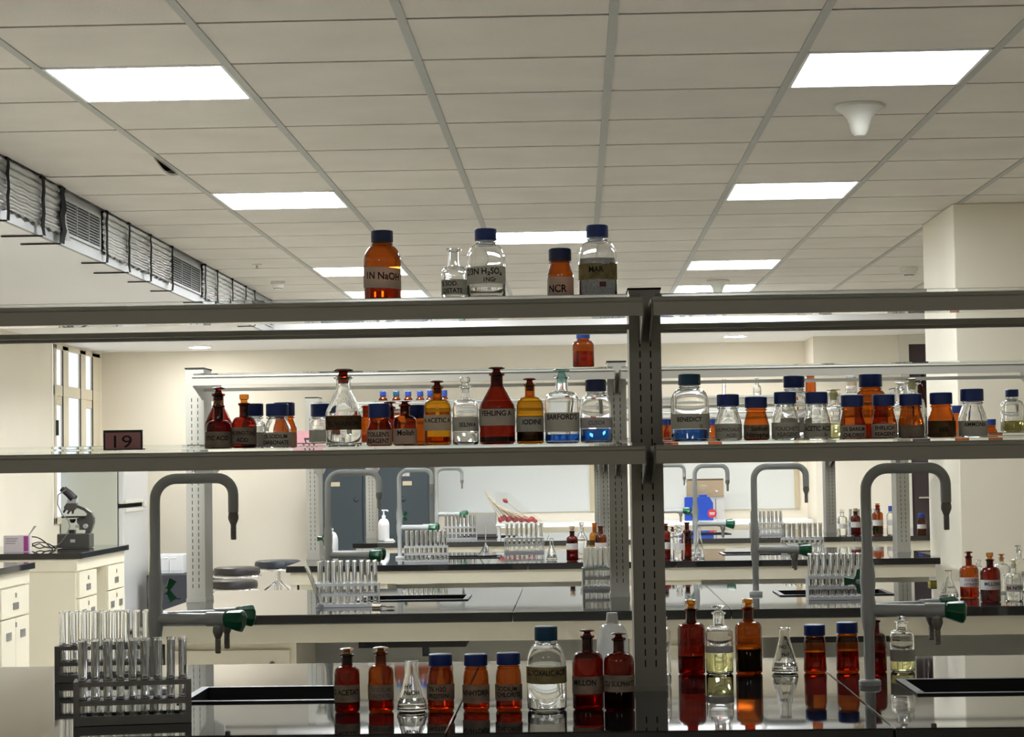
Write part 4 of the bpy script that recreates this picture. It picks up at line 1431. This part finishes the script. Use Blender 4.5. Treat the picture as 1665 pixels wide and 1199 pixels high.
G6 = 'bottles on the second worktop by the pillar'
y = 7.10
bottle('reagent', 1576, 30, 897, 7.2, ZB, 'amber', 'amber bottle with white label and disc stopper on the second worktop', G6, ys=930, yn=919, yl=905, nw=10, st=('disc', 'solidamber'), lab=(939, 954, ['SODIUM', 'NITRATE'], 'whitepaper', 'purpleink'), liq=(956, 'orangeliq'))
bottle('reagent', 1610.5, 32, 899, 6.98, ZB, 'amberdark', 'dark red bottle with golden stopper labelled MILLON on the second worktop', G6, ys=934, yn=922, yl=910, nw=11, st=('hex', 'gold'), lab=(943, 959, [('MILLONS', .36, .6, .1)], 'whitepaper'), liq=(960, 'redliq'))
bottle('reagent', 1629, 26, 901, 7.45, ZB, 'clear', 'clear bottle with reddish disc stopper behind the dark red bottle', G6, ys=928, yn=917, yl=907, nw=8, st=('disc', 'gold'), liq=(934, 'water'))
bottle('reagent', 1649, 27, 911, 7.02, ZB, 'clear', 'clear bottle labelled BA NITRA near the pillar side of the second worktop', G6, ys=944, yn=932, yl=918, nw=10, st=('disc', 'yellowneck'), lab=(950, 962, [('BA NITRA', .5, .5, 0)], 'whitepaper'))
bottle('reagent', 1657, 29, 887, 7.5, ZB, 'clear', 'tallest clear bottle at the pillar side of the second worktop', G6, ys=920, yn=908, yl=895, nw=9, st=('disc', 'clear'), liq=(930, 'water'))
flask(1542.5, 30, 928, 7.2, ZB, 'clear conical flask on the second worktop beside the amber bottle', 'conical flasks on the benches', nw=10, yn=940, liq=(966, 'water'), scribble=[('NaOH', 955, .010, .006)])
bottle('reagent', 1591, 14, 911, 7.5, ZB, 'clear', 'slim clear bottle between the amber and dark red bottles', G6, ys=925, yn=921, yl=911, nw=8)
yx = 8.0
t = thing('carton', 'yellow carton standing at the back of the second worktop', 'carton', (XW(1516, yx, ZB), yx, ZB + .0004))
MB().box(-.012, .012, -.03, .03, 0, ZW(1516, 944, yx) - ZB).build('box', 'yellowbox', t, smooth=0)
MB().box(-.0121, .0121, -.0305, .0305, .012, .016).build('stripe', 'fadedink', t, smooth=0)

# things on the third rack's top shelf
G7 = 'bottles on the third rack'
y = 10.62
zt3 = ZT + .0002
o = TUBE0.copy()
COL.objects.link(o)
o.location = (XW(1177, y, zt3 + .05), y, zt3 + .0886)
o.rotation_euler = (PI, 0, 0)
o.scale = (1.2, 1.2, .585)
tag(o, 'short upturned glass tube standing on top of the third rack', 'glass tube')
o.name = 'glass_tube'
bottle('reagent', 1231, 13, 614, y, zt3, 'clear', 'tiny clear stoppered bottle on top of the third rack', G7, ys=634, yn=627, yl=620, nw=6, st=('disc', 'clear'))
bottle('screw', 1318, 17, 608, y, zt3, 'amber', 'little amber bottle on top of the third rack beside a blue cap', G7, ys=624, yc=612, cw=14, cap='solidamber')
bottle('screw', 1384, 18, 608, y, zt3, 'clear', 'little clear jar with brown label on top of the third rack', G7, ys=622, yc=613, cw=15, cap='white', lab=(618, 628, [], 'card'))
bottle('reagent', 1501, 19, 604, 13.72, ZT + .0002, 'amberdark', 'dark red stoppered bottle on top of the farthest rack before the dark door', G7, ys=626, yn=620, yl=610, nw=7, st=('disc', 'solidamber'))

# farthest rack's top shelf: a row of blue caps
G8 = 'blue capped bottles on the farthest rack'
for px, cp, dsc in ((623, 'bluecap', 'first blue cap from the window side above the third rack rail'), (644.5, 'tealcap', 'teal cap, second in the row above the third rack rail'), (664, 'bluecap', 'blue cap between the teal cap and the Molish stopper, third in its row'),
                    (683.5, 'bluecap', 'fourth blue cap in the row above the third rack rail'), (700, 'bluecap', 'blue cap partly behind the N ACETIC bottle neck'), (722.5, 'bluecap', 'last blue cap of the row, just past the N ACETIC bottle neck')):
    bottle('screw', px, 17, 636.5 if px < 700 else 635, 13.72, ZT + .0002, 'amber', dsc, G8, ys=660, yc=645, cw=10.5, cap=cp)

# ---------------------------------------------------------------- third bench
G9 = 'bottles on the third worktop'
y = 10.30
bottle('reagent', 930.5, 19, 856, y, ZB, 'amberdark', 'dark red bottle with cork and white label on the third worktop', G9, ys=880, yn=872, yl=864, nw=8, st=('hex', 'card'), lab=(884, 894, [], 'whitepaper'), liq=(896, 'redliq'))
bottle('cone', 946, 19, 850, 10.55, ZB, 'clear', 'clear bottle with pointed glass stopper behind the dark red bottle', G9, ys=878, yn=866, yl=858, nw=7, st=('hex', 'clear'))
bottle('reagent', 967, 17, 850, 10.6, ZB, 'honey', 'yellow amber bottle beside the metal rack on the third worktop', G9, ys=873, yn=866, yl=851, nw=7)
bottle('reagent', 977, 19, 854, 10.3, ZB, 'amber', 'amber bottle with white label behind the rack tubes by the upright', G9, ys=876, yn=868, yl=856, nw=8, lab=(883, 894, [], 'whitepaper'))
flask(897, 18, 876, 10.35, ZB, 'small conical flask on the third worktop below the far wall', 'conical flasks on the benches', nw=6, yn=887, liq=(902, 'water'))
t = thing('glass_funnel', 'upturned clear funnel standing on the third worktop before the white carton', 'funnel', (XW(790, 11.0, ZB), 11.0, ZB + .0004))
MB().lathe([(.044, 0), (.043, .002), (.005, .062), (.0035, .07), (.0035, .155), (.0025, .155), (.0025, .07), (.0042, .06), (.041, .002)], 28, caps=False).build('cone', 'tubeglass', t)
bottle('reagent', 1083, 15, 852, 10.25, ZB, 'amberdark', 'brown bottle with white label nearest the slotted upright on the third worktop', G9, ys=869, yn=864, yl=856, nw=7, st=('hex', 'solidamber'), lab=(882, 893, [], 'whitepaper'), liq=(895, 'redliq'))
bottle('reagent', 1094, 14, 857, 10.5, ZB, 'clear', 'clear bottle partly behind the clear labelled bottle on the third worktop', G9, ys=874, yn=868, yl=861, nw=6, st=('disc', 'solidamber'))
bottle('reagent', 1104, 19, 854, 10.22, ZB, 'clear', 'clear bottle with white label between two brown ones on the third worktop', G9, ys=872, yn=866, yl=860, nw=9, st=('hex', 'clear'), lab=(884, 895, [], 'whitepaper'))
bottle('reagent', 1117.5, 14, 850, 10.45, ZB, 'amberdark', 'slim brown bottle beside the pale tap on the third worktop', G9, ys=868, yn=862, yl=850, nw=7)
flask(1137, 17, 858, 10.4, ZB, 'conical flask beside the pale tap of the third worktop', 'conical flasks on the benches', nw=6, yn=870, scribble=[('NaOH', 884, .009, .004)])
t = thing('plastic_jug', 'small white plastic jug behind the pale tap of the second bench', 'jug', (XW(538, 10.7, ZB + .1), 10.7, ZB + .0004))
MB().lathe([(.036, 0), (.038, .004), (.038, .10)] + ell(.038, .10, .012, .15, 7) + [(.012, .155)], 24).build('body', 'white', t)
MB().lathe([(.014, .1552), (.014, .168)], 16).build('cap', 'white', t)

# ---------------------------------------------------------------- farthest bench
G10 = 'bottles on the farthest worktop'
y = 13.25
bottle('reagent', 1369.5, 16, 829, y, ZB, 'clear', 'clear bottle with white label, first of the row on the farthest worktop', G10, ys=845, yn=840, yl=833, nw=6, st=('hex', 'clear'), lab=(852, 860, [], 'whitepaper'))
bottle('reagent', 1391.5, 16, 827, y, ZB, 'amberdark', 'dark red bottle with white label on the farthest worktop', G10, ys=845, yn=839, yl=832, nw=7, st=('hex', 'card'), lab=(849, 858, [], 'whitepaper', 'purpleink'), liq=(858, 'redliq'))
bottle('reagent', 1427.5, 17, 819, y, ZB, 'amber', 'amber bottle of dark green liquid with white label on the farthest worktop', G10, ys=838, yn=833, yl=822, nw=7, st=('hex', 'gold'), lab=(846, 855, [], 'whitepaper'), liq=(856, 'greenliq'))
bottle('screw', 1451.5, 19, 823, y, ZB, 'clear', 'clear bottle with bright blue cap beside the far slotted upright', G10, ys=841, yc=832, cw=13, lab=(845, 855, [], 'whitepaper'))
bottle('screw', 1499, 15, 835, y, ZB, 'amber', 'amber bottle with blue cap past the upright, next to the pillar', G10, ys=848, yc=842, cw=12, lab=(853, 860, [], 'whitepaper'))
t = thing('soap_dispenser', 'white pump bottle on the farthest worktop before the slate cupboard', 'soap dispenser', (XW(624, 13.45, ZB + .1), 13.45, ZB + .0004))
MB().lathe([(.034, 0), (.037, .004), (.037, .10)] + ell(.037, .10, .012, .145, 7), 24).build('body', 'white', t)
mb = MB()
mb.lathe([(.013, .1452), (.013, .165), (.006, .168), (.005, .195)], 16)
mb.tube([(-.012, 0, .199), (.024, 0, .199), (.028, 0, .192)], .005, 10)
mb.build('pump', 'white', t)
t = thing('soap_dish', 'small white soap dish beside the pump bottle', 'soap dish', (XW(634, 13.30, ZB), 13.30, ZB + .0004))
MB().box(-.032, .032, -.022, .022, 0, .006).build('dish', 'white', t, smooth=0, bevel=.002)
MB().box(-.024, .024, -.015, .015, .0062, .017).build('soap_bar', 'offwhite', t, bevel=.004)
t = thing('carton', 'white carton on the farthest worktop beside the red bulb droppers', 'carton', (XW(786, 13.95, ZB), 13.95, ZB + .0004))
hC = ZW(786, 836, 13.95) - ZB
MB().box(-.09, .09, -.06, .06, 0, hC).build('box', 'whitepaper', t, smooth=0)
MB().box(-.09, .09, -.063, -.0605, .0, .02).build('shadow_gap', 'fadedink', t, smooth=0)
# white tray of droppers
ty = 13.55
trz = ZW(844, 853, ty)
t = thing('tray_stand', 'white tray on a low stand holding droppers with red bulbs', 'tray', (XW(844, ty, trz), ty, ZB + .0004))
hT = trz - ZB
MB().box(-.15, .15, -.11, .05, hT - .010, hT).build('tray', 'white', t, smooth=0, bevel=.002)
for sx in (-1, 1):
    MB().box(sx * .13 - .008, sx * .13 + .008, -.10, .045, 0, hT - .0105).build('leg', 'white', t, smooth=0)
def dropper(base, d, dsc):
    d = Vector(d).normalized()
    t = thing('dropper', dsc, 'dropper', base, 0, 'droppers with red rubber bulbs')
    mb = MB()
    mb.tube([d * .036, d * .20, d * .24], [.0032, .0030, .001], 8)
    mb.build('glass_stem', 'straw', t)
    mb = MB()
    mb.tube([d * -.002, d * .004, d * .014, d * .026, d * .036], [.004, .011, .0145, .012, .007], 12)
    mb.build('rubber_bulb', 'bulbred', t)
xa = XW(844, ty, trz)
for q in range(16):
    u = q / 15
    dropper((xa - .115 + .235 * u, ty - .048 + .0062 * ((q * 5) % 16), trz + .016 + .008 * (q % 3)), (-.42 - .75 * u, 0, .80 - .44 * u),
            'glass dropper with a red bulb lying in the fan on the white tray')
zq = ZW(818, 812, ty)
dropper((XW(818, ty, zq), ty + .03, zq), (.62, .1, -.5), 'glass dropper turned bulb up above the fan of droppers')
mb = MB()
vs, fs = [], []
nx, nz = 10, 8
for a in range(nx + 1):
    for b in range(nz + 1):
        u, v = a / nx, b / nz
        px_ = 806 + (882 - 806) * u
        top = 800 + max(0, u - .25) * 62
        py = 852 + (top - 852) * v
        z = ZW(px_, py, ty)
        vs.append((XW(px_, ty, z), ty - .085 + .010 * math.sin(a * 2.1 + b * 1.3) + .012 * v, z))
for a in range(nx):
    for b in range(nz):
        fs.append((a * (nz + 1) + b, (a + 1) * (nz + 1) + b, (a + 1) * (nz + 1) + b + 1, a * (nz + 1) + b + 1))
mb.add(vs, fs)
tag(mb.build('plastic_bag', 'bag', smooth=80, recalc=False), 'crumpled clear plastic bag around the red bulb droppers', 'plastic bag')

# ---------------------------------------------------------------- side table by the far wall, can, boxes
tz = .852
t = thing('side_table', 'white side table along the far wall carrying the blue can', 'table', (0, 0, 0))
MB().box(-1.0, 1.93, 16.9, YB - .05, tz - .035, tz).build('table_top', 'white', t, smooth=0, bevel=.004)
for xx in (-.95, .45, 1.85):
    MB().box(xx, xx + .04, 16.95, 16.99, 0, tz - .0355).build('leg', 'lam2', t, smooth=0)
cy = 17.05
x0, x1 = XW(1113, cy, .95), XW(1159, cy, .95)
hc = ZW(1136, 806, cy) - tz
t = thing('jerrycan', 'bright blue plastic can with a round red sticker on the white table', 'can', ((x0 + x1) / 2, cy, tz + .0004))
a = (x1 - x0) / 2
MB().prism_y([(-a, .004), (-a + .004, 0), (a - .004, 0), (a, .004), (a, hc * .70), (a - .03, hc - .012), (a * .1, hc - .012), (a * .1, hc * .93), (-a * .25, hc * .93), (-a * .3, hc - .012), (-a + .01, hc - .012), (-a, hc * .9)], -.05, .05).build('body', 'bluecan', t, smooth=0, bevel=.006)
MB().box(a * .1 - .01, a * .6, -.018, .018, hc - .0118, hc + .006).build('cap', 'bluecan', t, smooth=0, bevel=.003)
mb = MB()
mb.lathe([(.075 / 2 * 1.0, 0), (.075 / 2, .0012)], 28)
mb.xf(Matrix.Translation((a - .01, -.0505, hc * .28)) @ Matrix.Rotation(PI / 2, 4, 'X'))
stk = mb.build('sticker', 'red', t)
MB().box(a - .01 - .022, a - .01 + .022, -.0525, -.0519, hc * .28 - .002, hc * .28 + .010).build('sticker_print', 'whitepaper', stk, smooth=0)
MB().box(a - .01 - .020, a - .01 + .020, -.0525, -.0519, hc * .28 - .012, hc * .28 - .005).build('sticker_print', 'whitepaper', stk, smooth=0)
y2 = 17.2
x0, x1 = XW(1120, y2, 1.0), XW(1178, y2, 1.0)
hb = ZW(1150, 808, y2) - tz
t = thing('carton', 'tall white carton behind the blue can', 'carton', ((x0 + x1) / 2, y2 + .06, tz + .0004))
a = (x1 - x0) / 2
MB().box(-a, a, -.04, .10, 0, hb).build('box', 'whitepaper', t, smooth=0)
MB().box(a * .5, a * .5 + .004, -.0412, -.0402, .01, hb - .02).build('edge_line', 'slot', t, smooth=0)
h2 = ZW(1150, 779, y2) - tz - hb
x0, x1 = XW(1118, y2, 1.1), XW(1177, y2, 1.1)
t = thing('carton', 'brown cardboard carton lying on the tall white carton', 'carton', ((x0 + x1) / 2, y2 + .06, tz + hb + .001))
a = (x1 - x0) / 2
MB().box(-a, a, -.05, .10, 0, h2).build('box', 'card', t, smooth=0)
MB().box(-a + .004, a - .004, -.0508, -.0502, h2 - .012, h2 - .004).build('dark_rim', 'slot', t, smooth=0)
vs, fs = [], []
for i in range(13):
    for j in range(7):
        u, v = i / 12, j / 6
        vs.append((-a - .02 + (2 * a + .0) * u, -.06 - .02 * math.sin(PI * v) - .012 * random.random(), .002 + h2 * (.72 - .35 * u * u) * v + .006 * random.random()))
for i in range(12):
    for j in range(6):
        fs.append((i * 7 + j, (i + 1) * 7 + j, (i + 1) * 7 + j + 1, i * 7 + j + 1))
mb = MB()
mb.add(vs, fs)
mb.build('plastic_wrap', 'bag', t, smooth=0, recalc=False)
y3 = 16.94
z3 = ZW(1130, 852, y3)

# white boards on the far wall
for (pa, pb, nm) in ((714, 958, 'glossy white board on the far wall behind the red bulb droppers'), (1040, 1290, 'glossy white board on the far wall behind the blue can')):
    zb0, zb1 = .93, 1.80
    xa, xb = XW(pa, YB, 1.4), XW(pb, YB, 1.4)
    t = thing('white_board', nm, 'board', ((xa + xb) / 2, YB - .001, zb0), 0, 'white boards on the far wall')
    a = (xb - xa) / 2
    MB().box(-a, a, -.02, 0, 0, zb1 - zb0).build('panel', 'board', t, smooth=0)
    for s0 in (-1, 1):
        MB().box(s0 * (a + .018) - .018, s0 * (a + .018) + .018, -.028, 0, 0, zb1 - zb0).build('edge_trim', 'woodtan' if s0 > 0 else 'lam2', t, smooth=0)

# slate cupboard
xa, xb = XW(512, 16.9, 1.0), XW(698, 16.9, 1.0)
t = thing('cupboard', 'slate blue steel cupboard with two doors against the far wall', 'cupboard', ((xa + xb) / 2, 16.9, 0))
a = (xb - xa) / 2
hC = 1.40
MB().box(-a, a, .02, .6, 0, hC).build('body', 'slate', t, smooth=0)
xm = XW(590, 16.9, 1.0) - (xa + xb) / 2
for (p, q, s0) in ((-a + .012, xm - .004, 1), (xm + .004, a - .012, -1)):
    dd = MB().box(p, q, 0, .0195, .06, hC - .02).build('cupboard_door', 'slate', t, smooth=0, bevel=.003)
    hx = q - .05 if s0 > 0 else p + .06
    mb = MB()
    mb.lathe([(.022, 0), (.022, .006), (.012, .016)], 20)
    mb.xf(Matrix.Translation((hx if s0 > 0 else XW(656, 16.9, 1.07) - (xa + xb) / 2, -.0002, 1.07)) @ Matrix.Rotation(PI / 2, 4, 'X'))
    mb.build('door_knob', 'charcoal', dd)
    sx = XW(545 if s0 > 0 else 662, 16.9, 1.25) - (xa + xb) / 2
    MB().box(sx - .038, sx + .038, -.0014, -.0002, 1.18, 1.215).build('sticker', 'woodtan', dd, smooth=0)
    if s0 < 0:
        s1 = MB().box(sx - .046, sx + .022, -.0014, -.0002, 1.255, 1.285).build('sticker', 'greysticker', dd, smooth=0)
        mb = flat_text('B 12', .05, .018)
        mb.xf(Matrix.Translation((sx - .012, -.0018, 1.27)))
        mb.build('lettering', 'whitepaper', s1, smooth=0, recalc=False)

# ---------------------------------------------------------------- window side furniture
def side_cabinet(label, xw, xf, y0, y1, cols, front_panel=True):
    xw += .015
    t = thing('side_cabinet', label, 'cabinet', (0, 0, 0), 0, 'cream cabinets on the window side')
    mb = MB()
    mb.box(xw, xf - .34, y0 + .02, y1 - .02, .08, ZB - .11)
    for q, (c0, c1) in enumerate(cols):
        mb.box(xf - .339, xf - .04, y0 + .02 if q == 0 else c0, c1, .08, ZB - .11)
    mb.build('body', 'lam', t, smooth=0)
    MB().box(xw, xf - .028, y0 + .012, y1 - .012, ZB - .1095, ZB - .036).build('apron', 'lam', t, smooth=0, bevel=.002)
    MB().box(xw, xf, y0, y1, ZB - .0355, ZB).build('worktop', 'granite', t, smooth=0, bevel=.003)
    MB().box(xw, xf - .08, y0 + .05, y1 - .05, 0, .0798).build('plinth', 'dark', t, smooth=0)
    for (c0, c1) in cols:
        x = xf - .04
        d = MB().box(x + .0005, x + .018, c0 + .006, c1 - .006, ZB - .27, ZB - .118).build('drawer', 'lam', t, smooth=0, bevel=.002)
        MB().box(x + .0182, x + .022, (c0 + c1) / 2 - .05, (c0 + c1) / 2 + .05, ZB - .232, ZB - .196).build('label_holder', 'holder', d, smooth=0)
        MB().box(x + .0182, x + .023, (c0 + c1) / 2 - .006, (c0 + c1) / 2 + .006, ZB - .17, ZB - .146).build('lock', 'holder', d, smooth=0)
        cm = (c0 + c1) / 2
        for (a0, a1) in ((c0 + .006, cm - .003), (cm + .003, c1 - .006)):
            d = MB().box(x + .0005, x + .018, a0, a1, .10, ZB - .278).build('cabinet_door', 'lam', t, smooth=0, bevel=.002)
            m0 = (a0 + a1) / 2
            MB().box(x + .0182, x + .022, m0 - .045, m0 + .045, ZB - .385, ZB - .345).build('label_holder', 'holder', d, smooth=0)
        MB().box(x + .0182, x + .024, cm - .006, cm + .006, ZB - .325, ZB - .30).build('lock', 'holder', t, smooth=0)
    return t


side_cabinet('cream cabinet with black top carrying the microscope', XL, -2.955, 12.13, 13.43, ((12.17, 12.62), (12.92, 13.39)))
side_cabinet('nearer cream cabinet with black top at the picture edge', XL, -2.93, 9.0, 11.0, ((9.1, 9.6), (9.75, 10.25), (10.42, 10.96)))

# refrigerator
fy0, fy1, fxf = 16.12, 17.04, -3.584
t = thing('refrigerator', 'grey refrigerator seen from its side before the window', 'refrigerator', (0, 0, 0))
MB().box(-4.09, fxf - .055, fy0, fy1, .03, 1.44).build('body', 'fridge', t, smooth=0, bevel=.008)
for (z0, z1, nm) in ((1.072, 1.44, 'freezer_door'), (.06, 1.040, 'refrigerator_door')):
    d = MB().box(fxf - .050, fxf, fy0 + .004, fy1 - .002, z0, z1).build(nm, 'fridgedoor', t, smooth=0, bevel=.012)
    MB().box(fxf, fxf + .014, fy0 + .02, fy1 - .25, z0 + .004 if z0 > 1 else z1 - .035, z0 + .035 if z0 > 1 else z1 - .004).build('handle', 'offwhite', d, smooth=0, bevel=.004)
MB().box(fxf - .0545, fxf - .0505, fy0 + .01, fy1 - .01, .06, 1.43).build('door_seal', 'slot', t, smooth=0)
MB().box(fxf, fxf + .012, fy1 - .22, fy1 - .1, 1.035, 1.085).build('hinge_cover', 'offwhite', t, smooth=0, bevel=.003)
MB().box(-4.05, fxf - .08, fy0 + .05, fy1 - .05, .0, .0298).build('base', 'dark', t, smooth=0)

# charcoal cabinet and polystyrene box
cy = 16.55
zc = ZW(280, 935, cy)
x0, x1 = XW(238, cy, .4), XW(342, cy, .4)
t = thing('low_cabinet', 'low charcoal cabinet beside the refrigerator', 'cabinet', ((x0 + x1) / 2, cy, 0))
a = (x1 - x0) / 2
MB().box(-a, a, .0, .6, .03, zc).build('body', 'charcoal', t, smooth=0, bevel=.006)
MB().box(-a + .03, a - .03, .03, .57, 0, .0298).build('base', 'dark', t, smooth=0)
MB().box(-.02, .02, -.008, -.0004, zc - .2, zc - .19).build('handle', 'slot', t, smooth=0)
x0, x1 = XW(252, cy + .1, .6), XW(297, cy + .1, .6)
hb = ZW(280, 903, cy + .1) - zc
t = thing('foam_box', 'white polystyrene box with moulded ribs on the low charcoal cabinet', 'box', ((x0 + x1) / 2, cy + .12, zc + .001))
a = (x1 - x0) / 2
mb = MB()
slab_with_holes(mb, -a, a, 0, .28, .02, hb, [(-a + .02, a - .02, .02, .26)])
mb.box(-a, a, 0, .28, 0, .02)
mb.build('box', 'foam', t, smooth=0, bevel=.006)
for u in (-.35, .25):
    MB().tube([(a * u - .025, -.002, .005), (a * u - .02, -.006, hb * .75), (a * u - .01, -.006, hb * .82), (a * u + .03, -.004, hb * .84)], .006, 8).build('rib', 'foam', t)

# stools
def stool(label, px, ytop, wpx, Y, mat, drop=0.0):
    z = ZW(px, ytop, Y)
    X = XW(px, Y, z)
    r = wpx * Y / FP / 2
    t = thing('stool', label, 'stool', (X, Y, 0), 0, 'round lab stools')
    MB().lathe([(r * .95, z - .058), (r, z - .05), (r * 1.0, z - .025), (r * .96, z - .008), (r * .85, z - .001), (0, z)], 32).build('seat', mat, t)
    mb = MB()
    mb.tube([(r * 1.02 * math.cos(2 * PI * i / 24), r * 1.02 * math.sin(2 * PI * i / 24), z - .066) for i in range(25)], .008, 8)
    mb.build('seat_ring', 'chrome', t)
    mb = MB()
    mb.lathe([(.028, .13), (.028, z - .18), (.018, z - .179), (.018, z - .062)], 16)
    mb.lathe([(r * .6, z - .066), (r * .6, z - .060)], 20)
    mb.build('column', 'chrome', t)
    for k in range(4):
        aa = PI / 4 + k * PI / 2
        mb = MB()
        mb.tube([(.02 * math.cos(aa), .02 * math.sin(aa), z - .16), (r * .7 * math.cos(aa), r * .7 * math.sin(aa), z - .22), (r * 1.1 * math.cos(aa), r * 1.1 * math.sin(aa), .012)], .011, 8)
        mb.build('leg', 'chrome', t)
    mb = MB()
    mb.tube([(r * .93 * math.cos(2 * PI * i / 24), r * .93 * math.sin(2 * PI * i / 24), .2) for i in range(25)], .007, 8)
    mb.build('foot_ring', 'chrome', t)
stool('round dark brown stool behind the first upright of the second rack', 385, 922, 76, 14.55, 'leather')
stool('lower round brown stool in front of the dark brown one', 380, 943, 78, 14.05, 'leather')
stool('round blue black stool at the end of the third bench', 452, 911, 76, 15.1, 'blackvinyl')

# microscope
mx, my = XW(125, 12.95, ZB + .1), 12.95
S = my / FP
t = thing('microscope', 'dark grey microscope with black head on the window side cabinet', 'microscope', (mx, my, ZB + .0004))
P = lambda px, py: ((px - 125) * S, ZW(px, py, my) - ZB)
bs = MB()
zb1 = ZW(125, 868, my) - ZB
bs.box((96 - 125) * S, (149 - 125) * S, -.06, .07, .002, zb1)
bs.build('base', 'scope', t, smooth=0, bevel=.006)
MB().box((118 - 125) * S, (126 - 125) * S, -.0615, -.0602, zb1 * .4, zb1 * .62).build('base_plate', 'whitepaper', t, smooth=0)
poly = [P(*q) for q in ((126, 821), (140, 827), (150, 834), (154, 842), (154, 850), (150, 862), (147, 869), (139, 869), (141, 862), (130, 862), (130, 855), (126, 850), (126, 843), (140, 841), (143, 836), (138, 831), (126, 826))]
MB().prism_y(poly, -.022, .022).build('arm', 'scope', t, smooth=0, bevel=.003)
for (px, py, r) in ((141, 856, .016), (127, 856, .010)):
    mb = MB()
    mb.lathe([(r, 0), (r, .014), (r * .8, .017)], 20)
    c0 = P(px, py)
    mb.xf(Matrix.Translation((c0[0], -.0222, c0[1])) @ Matrix.Rotation(PI / 2, 4, 'X'))
    mb.build('focus_knob', 'steel', t)
mb = MB()
q0, q1 = P(103, 838), P(140, 841)
mb.box(q0[0], q1[0], -.05, .05, q1[1] - .004, q1[1] + .006)
c0 = P(118, 846)
mb.lathe([(.012, -.018), (.02, -.005), (.02, .006)], 16, (c0[0], 0, c0[1]))
mb.build('stage', 'dark', t, smooth=0)
mb = MB()
poly = [P(*q) for q in ((105, 825), (110, 818), (126, 818), (126, 826), (118, 832), (106, 829))]
mb.prism_y(poly, -.025, .025)
mb.build('nosepiece', 'scope', t, smooth=0, bevel=.003)
for (pa, pb) in (((108, 826), (103, 834)), ((114, 829), (110, 836)), ((119, 829), (118, 836))):
    a0, b0 = P(*pa), P(*pb)
    mb = MB()
    mb.tube([(a0[0], 0, a0[1]), (b0[0], 0, b0[1])], [.008, .006], 10)
    mb.build('objective', 'dark', t)
mb = MB()
poly = [P(*q) for q in ((112, 812), (126, 812), (126, 819), (110, 819))]
mb.prism_y(poly, -.028, .028)
mb.build('head', 'steel', t, smooth=0, bevel=.003)
for dy in (-.03, .03):
    a0, b0, c0 = P(120, 811), P(112, 803), P(102, 795)
    mb = MB()
    mb.tube([(a0[0], dy * .6, a0[1]), (b0[0], dy, b0[1]), (c0[0], dy, c0[1])], [.024, .02, .017], 16)
    mb.build('eyepiece', 'dark', t)
mb = MB()
pts = []
for q in ((110, 797), (98, 805), (97, 820), (104, 836), (114, 846), (117, 856), (112, 870), (103, 882), (96, 887)):
    a0 = P(*q)
    pts.append((a0[0], -.055 if q[1] < 870 else -.066, max(a0[1], .006)))
mb.tube(pts, .0035, 8)
mb.build('cable', 'pvcdark', t)
mb = MB()
a0, b0 = P(113, 862), P(122, 862)
mb.box(a0[0], b0[0], -.025, .025, zb1 + .0005, ZW(118, 862, my) - ZB)
mb.build('lamp', 'dark', t, smooth=0)

# loose cables on the cabinet
mb = MB()
for k in range(4):
    pts = []
    for i in range(16):
        u = i / 15
        pts.append((mx - .34 + .24 * u + .02 * math.sin(5 * u + k), my - .12 - .05 * k + .05 * math.sin(6 * u + k * 1.3), ZB + .006 + .055 * math.sin(PI * u) * (.5 + .3 * k) * abs(math.sin(3 * u + k))))
    mb.tube(pts, .004, 6)
tag(mb.build('cable_coil', 'dark'), 'tangle of black cable beside the microscope', 'cable')

# glove carton
gy = 12.45
x0, x1 = XW(8, gy, .9), XW(49, gy, .9)
hg = ZW(30, 871, gy) - ZB
t = thing('glove_carton', 'pale pink carton with a magenta print on the window side cabinet', 'carton', ((x0 + x1) / 2, gy, ZB + .0004), .15)
a = (x1 - x0) / 2
MB().box(-a, a, -.05, .07, 0, hg).build('box', 'pinkbox', t, smooth=0)
pr = MB().box(a * .55, a * .9, -.0512, -.0502, .004, hg - .004).build('print', 'magenta', t, smooth=0)
mb = MB()
for q in range(3):
    mb.box(-a * .85, a * (.1 - .1 * q), -.0512, -.0502, hg * (.78 - .14 * q), hg * (.84 - .14 * q))
mb.build('print_lines', 'greysticker', t, smooth=0)
mb = MB()
mb.add([(a * .9, -.05, hg), (a * .98, -.05, hg), (a * 1.5, -.02, hg + .055), (a * 1.3, -.02, hg + .057), (a * .9, -.048, hg), (a * .98, -.048, hg), (a * 1.5, -.018, hg + .055), (a * 1.3, -.018, hg + .057)],
       [(0, 1, 2, 3), (7, 6, 5, 4), (0, 4, 5, 1), (1, 5, 6, 2), (2, 6, 7, 3), (3, 7, 4, 0)])
mb.build('flap', 'greysticker', t, smooth=0)

# ---------------------------------------------------------------- daylight and view
wd = bpy.data.worlds.new('daylight')
SC.world = wd
wd.use_nodes = True
bg = wd.node_tree.nodes['Background']
bg.inputs['Color'].default_value = (0.86, 0.91, 1.0, 1)
bg.inputs['Strength'].default_value = 0.80
SC.view_settings.view_transform = 'Standard'
SC.view_settings.look = 'None'
SC.view_settings.exposure = 1.0
SC.view_settings.gamma = 1.0
SC.view_settings.use_curve_mapping = False
cy_ = SC.cycles
cy_.transparent_max_bounces = 48
cy_.max_bounces = 40
cy_.transmission_bounces = 36
cy_.glossy_bounces = 6
cy_.diffuse_bounces = 5
cy_.caustics_reflective = False
cy_.caustics_refractive = True
cy_.sample_clamp_indirect = 6.0
cy_.use_denoising = True
